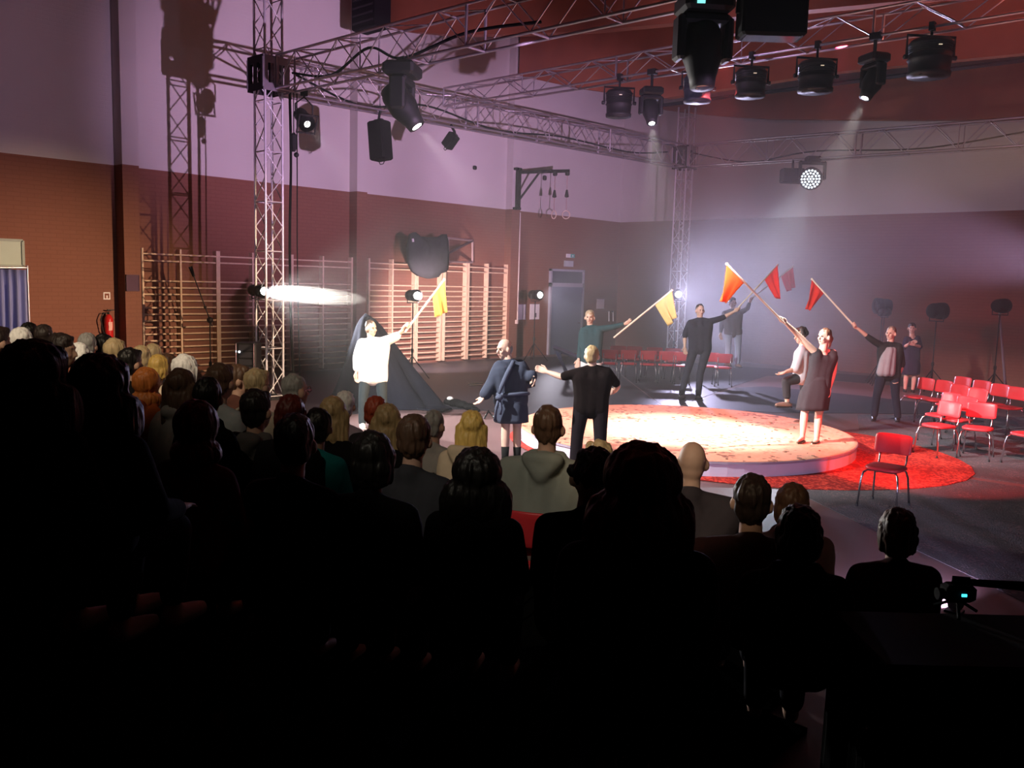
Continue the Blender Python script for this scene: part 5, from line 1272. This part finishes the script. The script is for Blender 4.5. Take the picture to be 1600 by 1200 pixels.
o = build('seating_stand', MB().add(V, F), mat('unlit_stand_black', (.004, .004, .004), .98, 0, .1, 4, None, 0.0)); tag(o, 'black raked stand floor under the audience', 'stand')  # covers the unlit foreground, its shade put into the near black colour
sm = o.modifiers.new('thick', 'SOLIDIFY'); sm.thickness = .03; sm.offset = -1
# one chair shows behind the man in the hoodie
hp = pd(857, 668, 5.6); bfh = (Vector((STAGE_C.x, STAGE_C.y, 0)) - Vector((hp.x, hp.y, 0))).normalized()
chair((hp.x-bfh.x*.12, hp.y-bfh.y*.12), bfh, 'red chair under the man in pale grey hoodie', 'audience chairs', max(0, hp.z-1.19*1.08))

# black draped desk and video camera at lower right
D = 4.35; c = pd(1497, 925, D); tp_ = pd(1490, 957, D).z
e0, e1 = pd(1300, 990, D), pd(1760, 957, D); e0 = Vector((e0.x, e0.y, 0)); e1 = Vector((e1.x, e1.y, 0)); u = (e1-e0).normalized(); n_ = u.cross(UP)
if n_.dot(TC) < 0: n_ = -n_
t = thing('covered_desk', (e0+e1)/2 + n_*.3, 'black cloth covered desk at the lower right corner under the video camera', 'desk')
mid = (e0+e1)/2 + n_*.3
build('desk_top', MB().rbox(mid + UP*(tp_-.02), (e1-e0).length, .62, .03, (u, n_, UP), .2), M_BLKM, t)
vs = []; fs = []; NS = 90; LL = (e1-e0).length; per = []
for a, b in (((-LL/2, -.31), (LL/2, -.31)), ((LL/2, -.31), (LL/2, .31)), ((LL/2, .31), (-LL/2, .31)), ((-LL/2, .31), (-LL/2, -.31))):
    for q in range(24): per.append((a[0]+(b[0]-a[0])*q/24, a[1]+(b[1]-a[1])*q/24))
for r_ in range(5):
    for i, (x, y) in enumerate(per):
        g_ = 1 + .02*r_*math.sin(i*1.9); vs.append(mid + u*x*(1+.006*r_*math.sin(i*1.9)) + n_*y*(1.01+.03*r_*(.5+.5*math.sin(i*1.9))) + UP*((tp_-.03)*(1-r_/4)+.004))
n = len(per)
for r_ in range(4):
    for i in range(n): fs.append((r_*n+i, r_*n+(i+1) % n, (r_+1)*n+(i+1) % n, (r_+1)*n+i))
build('desk_cloth', MB().add(vs, fs), cloth('desk_black', (.004, .004, .004)), t, True)
t = thing('video_camera', Vector((c.x, c.y, tp_)), 'black video camera on small tripod with cyan light at lower right', 'camera')
build('camera_body', MB().rbox(c, .15, .10, .085, ax, .2), M_BLKM, t)
build('lens_barrel', MB().lathe(c - RV*.06 - UP*.01, -RV, [(0, .026), (.03, .028), (.045, .03), (.045, .02)], 14), M_BLKM, t)
build('pan_bar', MB().tube([c + UP*.055 - RV*.02, c + UP*.035 + RV*.40], [.016, .026], 8), M_BLKM, t)
build('top_handle', MB().tube([c - RV*.03 + UP*.04, c - RV*.03 + UP*.075, c + RV*.05 + UP*.07, c + RV*.05 + UP*.04], .009, 6), M_BLKM, t)
build('indicator_light', MB().box(c + TC*.055 + UP*.002 + RV*.003, .024, .006, .013, ax), mat('cyan_glow', (.1, .6, .7), .4, 0, 0, 1, ((.05, .75, .95), 2.2)), t)
for k in range(3):
    a = k*2.1+.9; build('leg', MB().tube([c - UP*.035, Vector((c.x+math.cos(a)*.11, c.y+math.sin(a)*.11, tp_))], .009, 6), M_BLKM, t)
t = thing('floor_light', Vector((LENS_CAMFLOOR.x+.08, LENS_CAMFLOOR.y-.03, 0)), 'small lilac floor light on the pale floor beyond the black desk', 'stage light')
fd_ = Vector((-1, .4, -.05)).normalized(); fc = LENS_CAMFLOOR - fd_*.03 - UP*.03
build('housing', MB().lathe(fc - fd_*.10, fd_, [(0, .03), (.015, .05), (.08, .055), (.09, .045)], 14), M_BLK, t)
build('lens', MB().lathe(fc - fd_*.012, fd_, [(0, .045), (.005, .04)], 14), mat('lilac_lens', (1, 1, 1), .3, 0, 0, 1, ((.8, .7, 1), 4)), t)
build('foot', MB().rbox(Vector((fc.x+.04, fc.y-.015, .009)), .12, .12, .018), M_BLK, t)


# ------------------------------------------------------------------ bake the remeshed figures into plain meshes
dg = bpy.context.evaluated_depsgraph_get()
new = [(o, bpy.data.meshes.new_from_object(o.evaluated_get(dg))) for o in BLOBS]
from mathutils import noise as _nz
for o, me in new:
    if o.name.startswith('hair'):
        ns = [v.normal.copy() for v in me.vertices]
        for v, n in zip(me.vertices, ns):
            p = v.co; q = Vector((p.x*38, p.y*38, p.z*7)); q2 = Vector((p.x*110, p.y*110, p.z*16))
            v.co = p + n*(_nz.noise(q)*.011 + _nz.noise(q2)*.005)
    o.modifiers.clear(); o.data = me; me.polygons.foreach_set('use_smooth', [True]*len(me.polygons))

# ------------------------------------------------------------------ stage haze
hm = bpy.data.materials.new('stage_haze'); hm.use_nodes = True; nt = hm.node_tree; nt.nodes.clear()
ou = nt.nodes.new('ShaderNodeOutputMaterial'); vs_ = nt.nodes.new('ShaderNodeVolumeScatter'); vs_.inputs['Density'].default_value = .0034
vs_.inputs['Color'].default_value = (1, 1, 1, 1); vs_.inputs['Anisotropy'].default_value = .2; nt.links.new(vs_.outputs[0], ou.inputs['Volume'])
h = build('haze', MB().box(((XL+XR)/2-1, (6.6+YB)/2, 4.6), XR-XL-2.4, YB-6.6-.1, 9.1), hm)
h['kind'] = 'stuff'; h['label'] = 'thin stage haze filling the air over the performance area'; h['category'] = 'haze'

def thickening(label, c, axis, r, dens, soft=False):
    x, y, z = axes(axis); hm2 = hm.copy(); hm2.name = 'haze_thickening'; n2 = hm2.node_tree; sc_ = n2.nodes['Volume Scatter']; sc_.inputs['Density'].default_value = dens
    if soft:      # thins out towards its edge
        tc = n2.nodes.new('ShaderNodeTexCoord'); vm = n2.nodes.new('ShaderNodeVectorMath'); vm.operation = 'LENGTH'
        mr = n2.nodes.new('ShaderNodeMapRange'); mr.interpolation_type = 'SMOOTHSTEP'; mr.inputs[1].default_value = .15; mr.inputs[2].default_value = 1.0; mr.inputs[3].default_value = dens; mr.inputs[4].default_value = 0
        n2.links.new(tc.outputs['Object'], vm.inputs[0]); n2.links.new(vm.outputs['Value'], mr.inputs[0]); n2.links.new(mr.outputs[0], sc_.inputs['Density'])
    o = build('haze', MB().ell((0, 0, 0), (1, 1, 1), None, 28, 16), hm2, None, True); o['kind'] = 'stuff'; o['label'] = label; o['category'] = 'haze'
    o.matrix_world = Matrix(((x.x*r[0], y.x*r[1], z.x*r[2], c.x), (x.y*r[0], y.y*r[1], z.y*r[2], c.y), (x.z*r[0], y.z*r[1], z.z*r[2], c.z), (0, 0, 0, 1)))
thickening('bright drift of haze added to draw the profile beam right of the left tower', LENS_TOWER + TDIR*1.45, TDIR, (.17, 1.60, .16), .09)
thickening('bluish drift of haze added to spread the glow beside the far corner tower above the red chairs', pd(1150, 470, 21.5), RV, (3.0, 6.5, 3.6), .06, True)
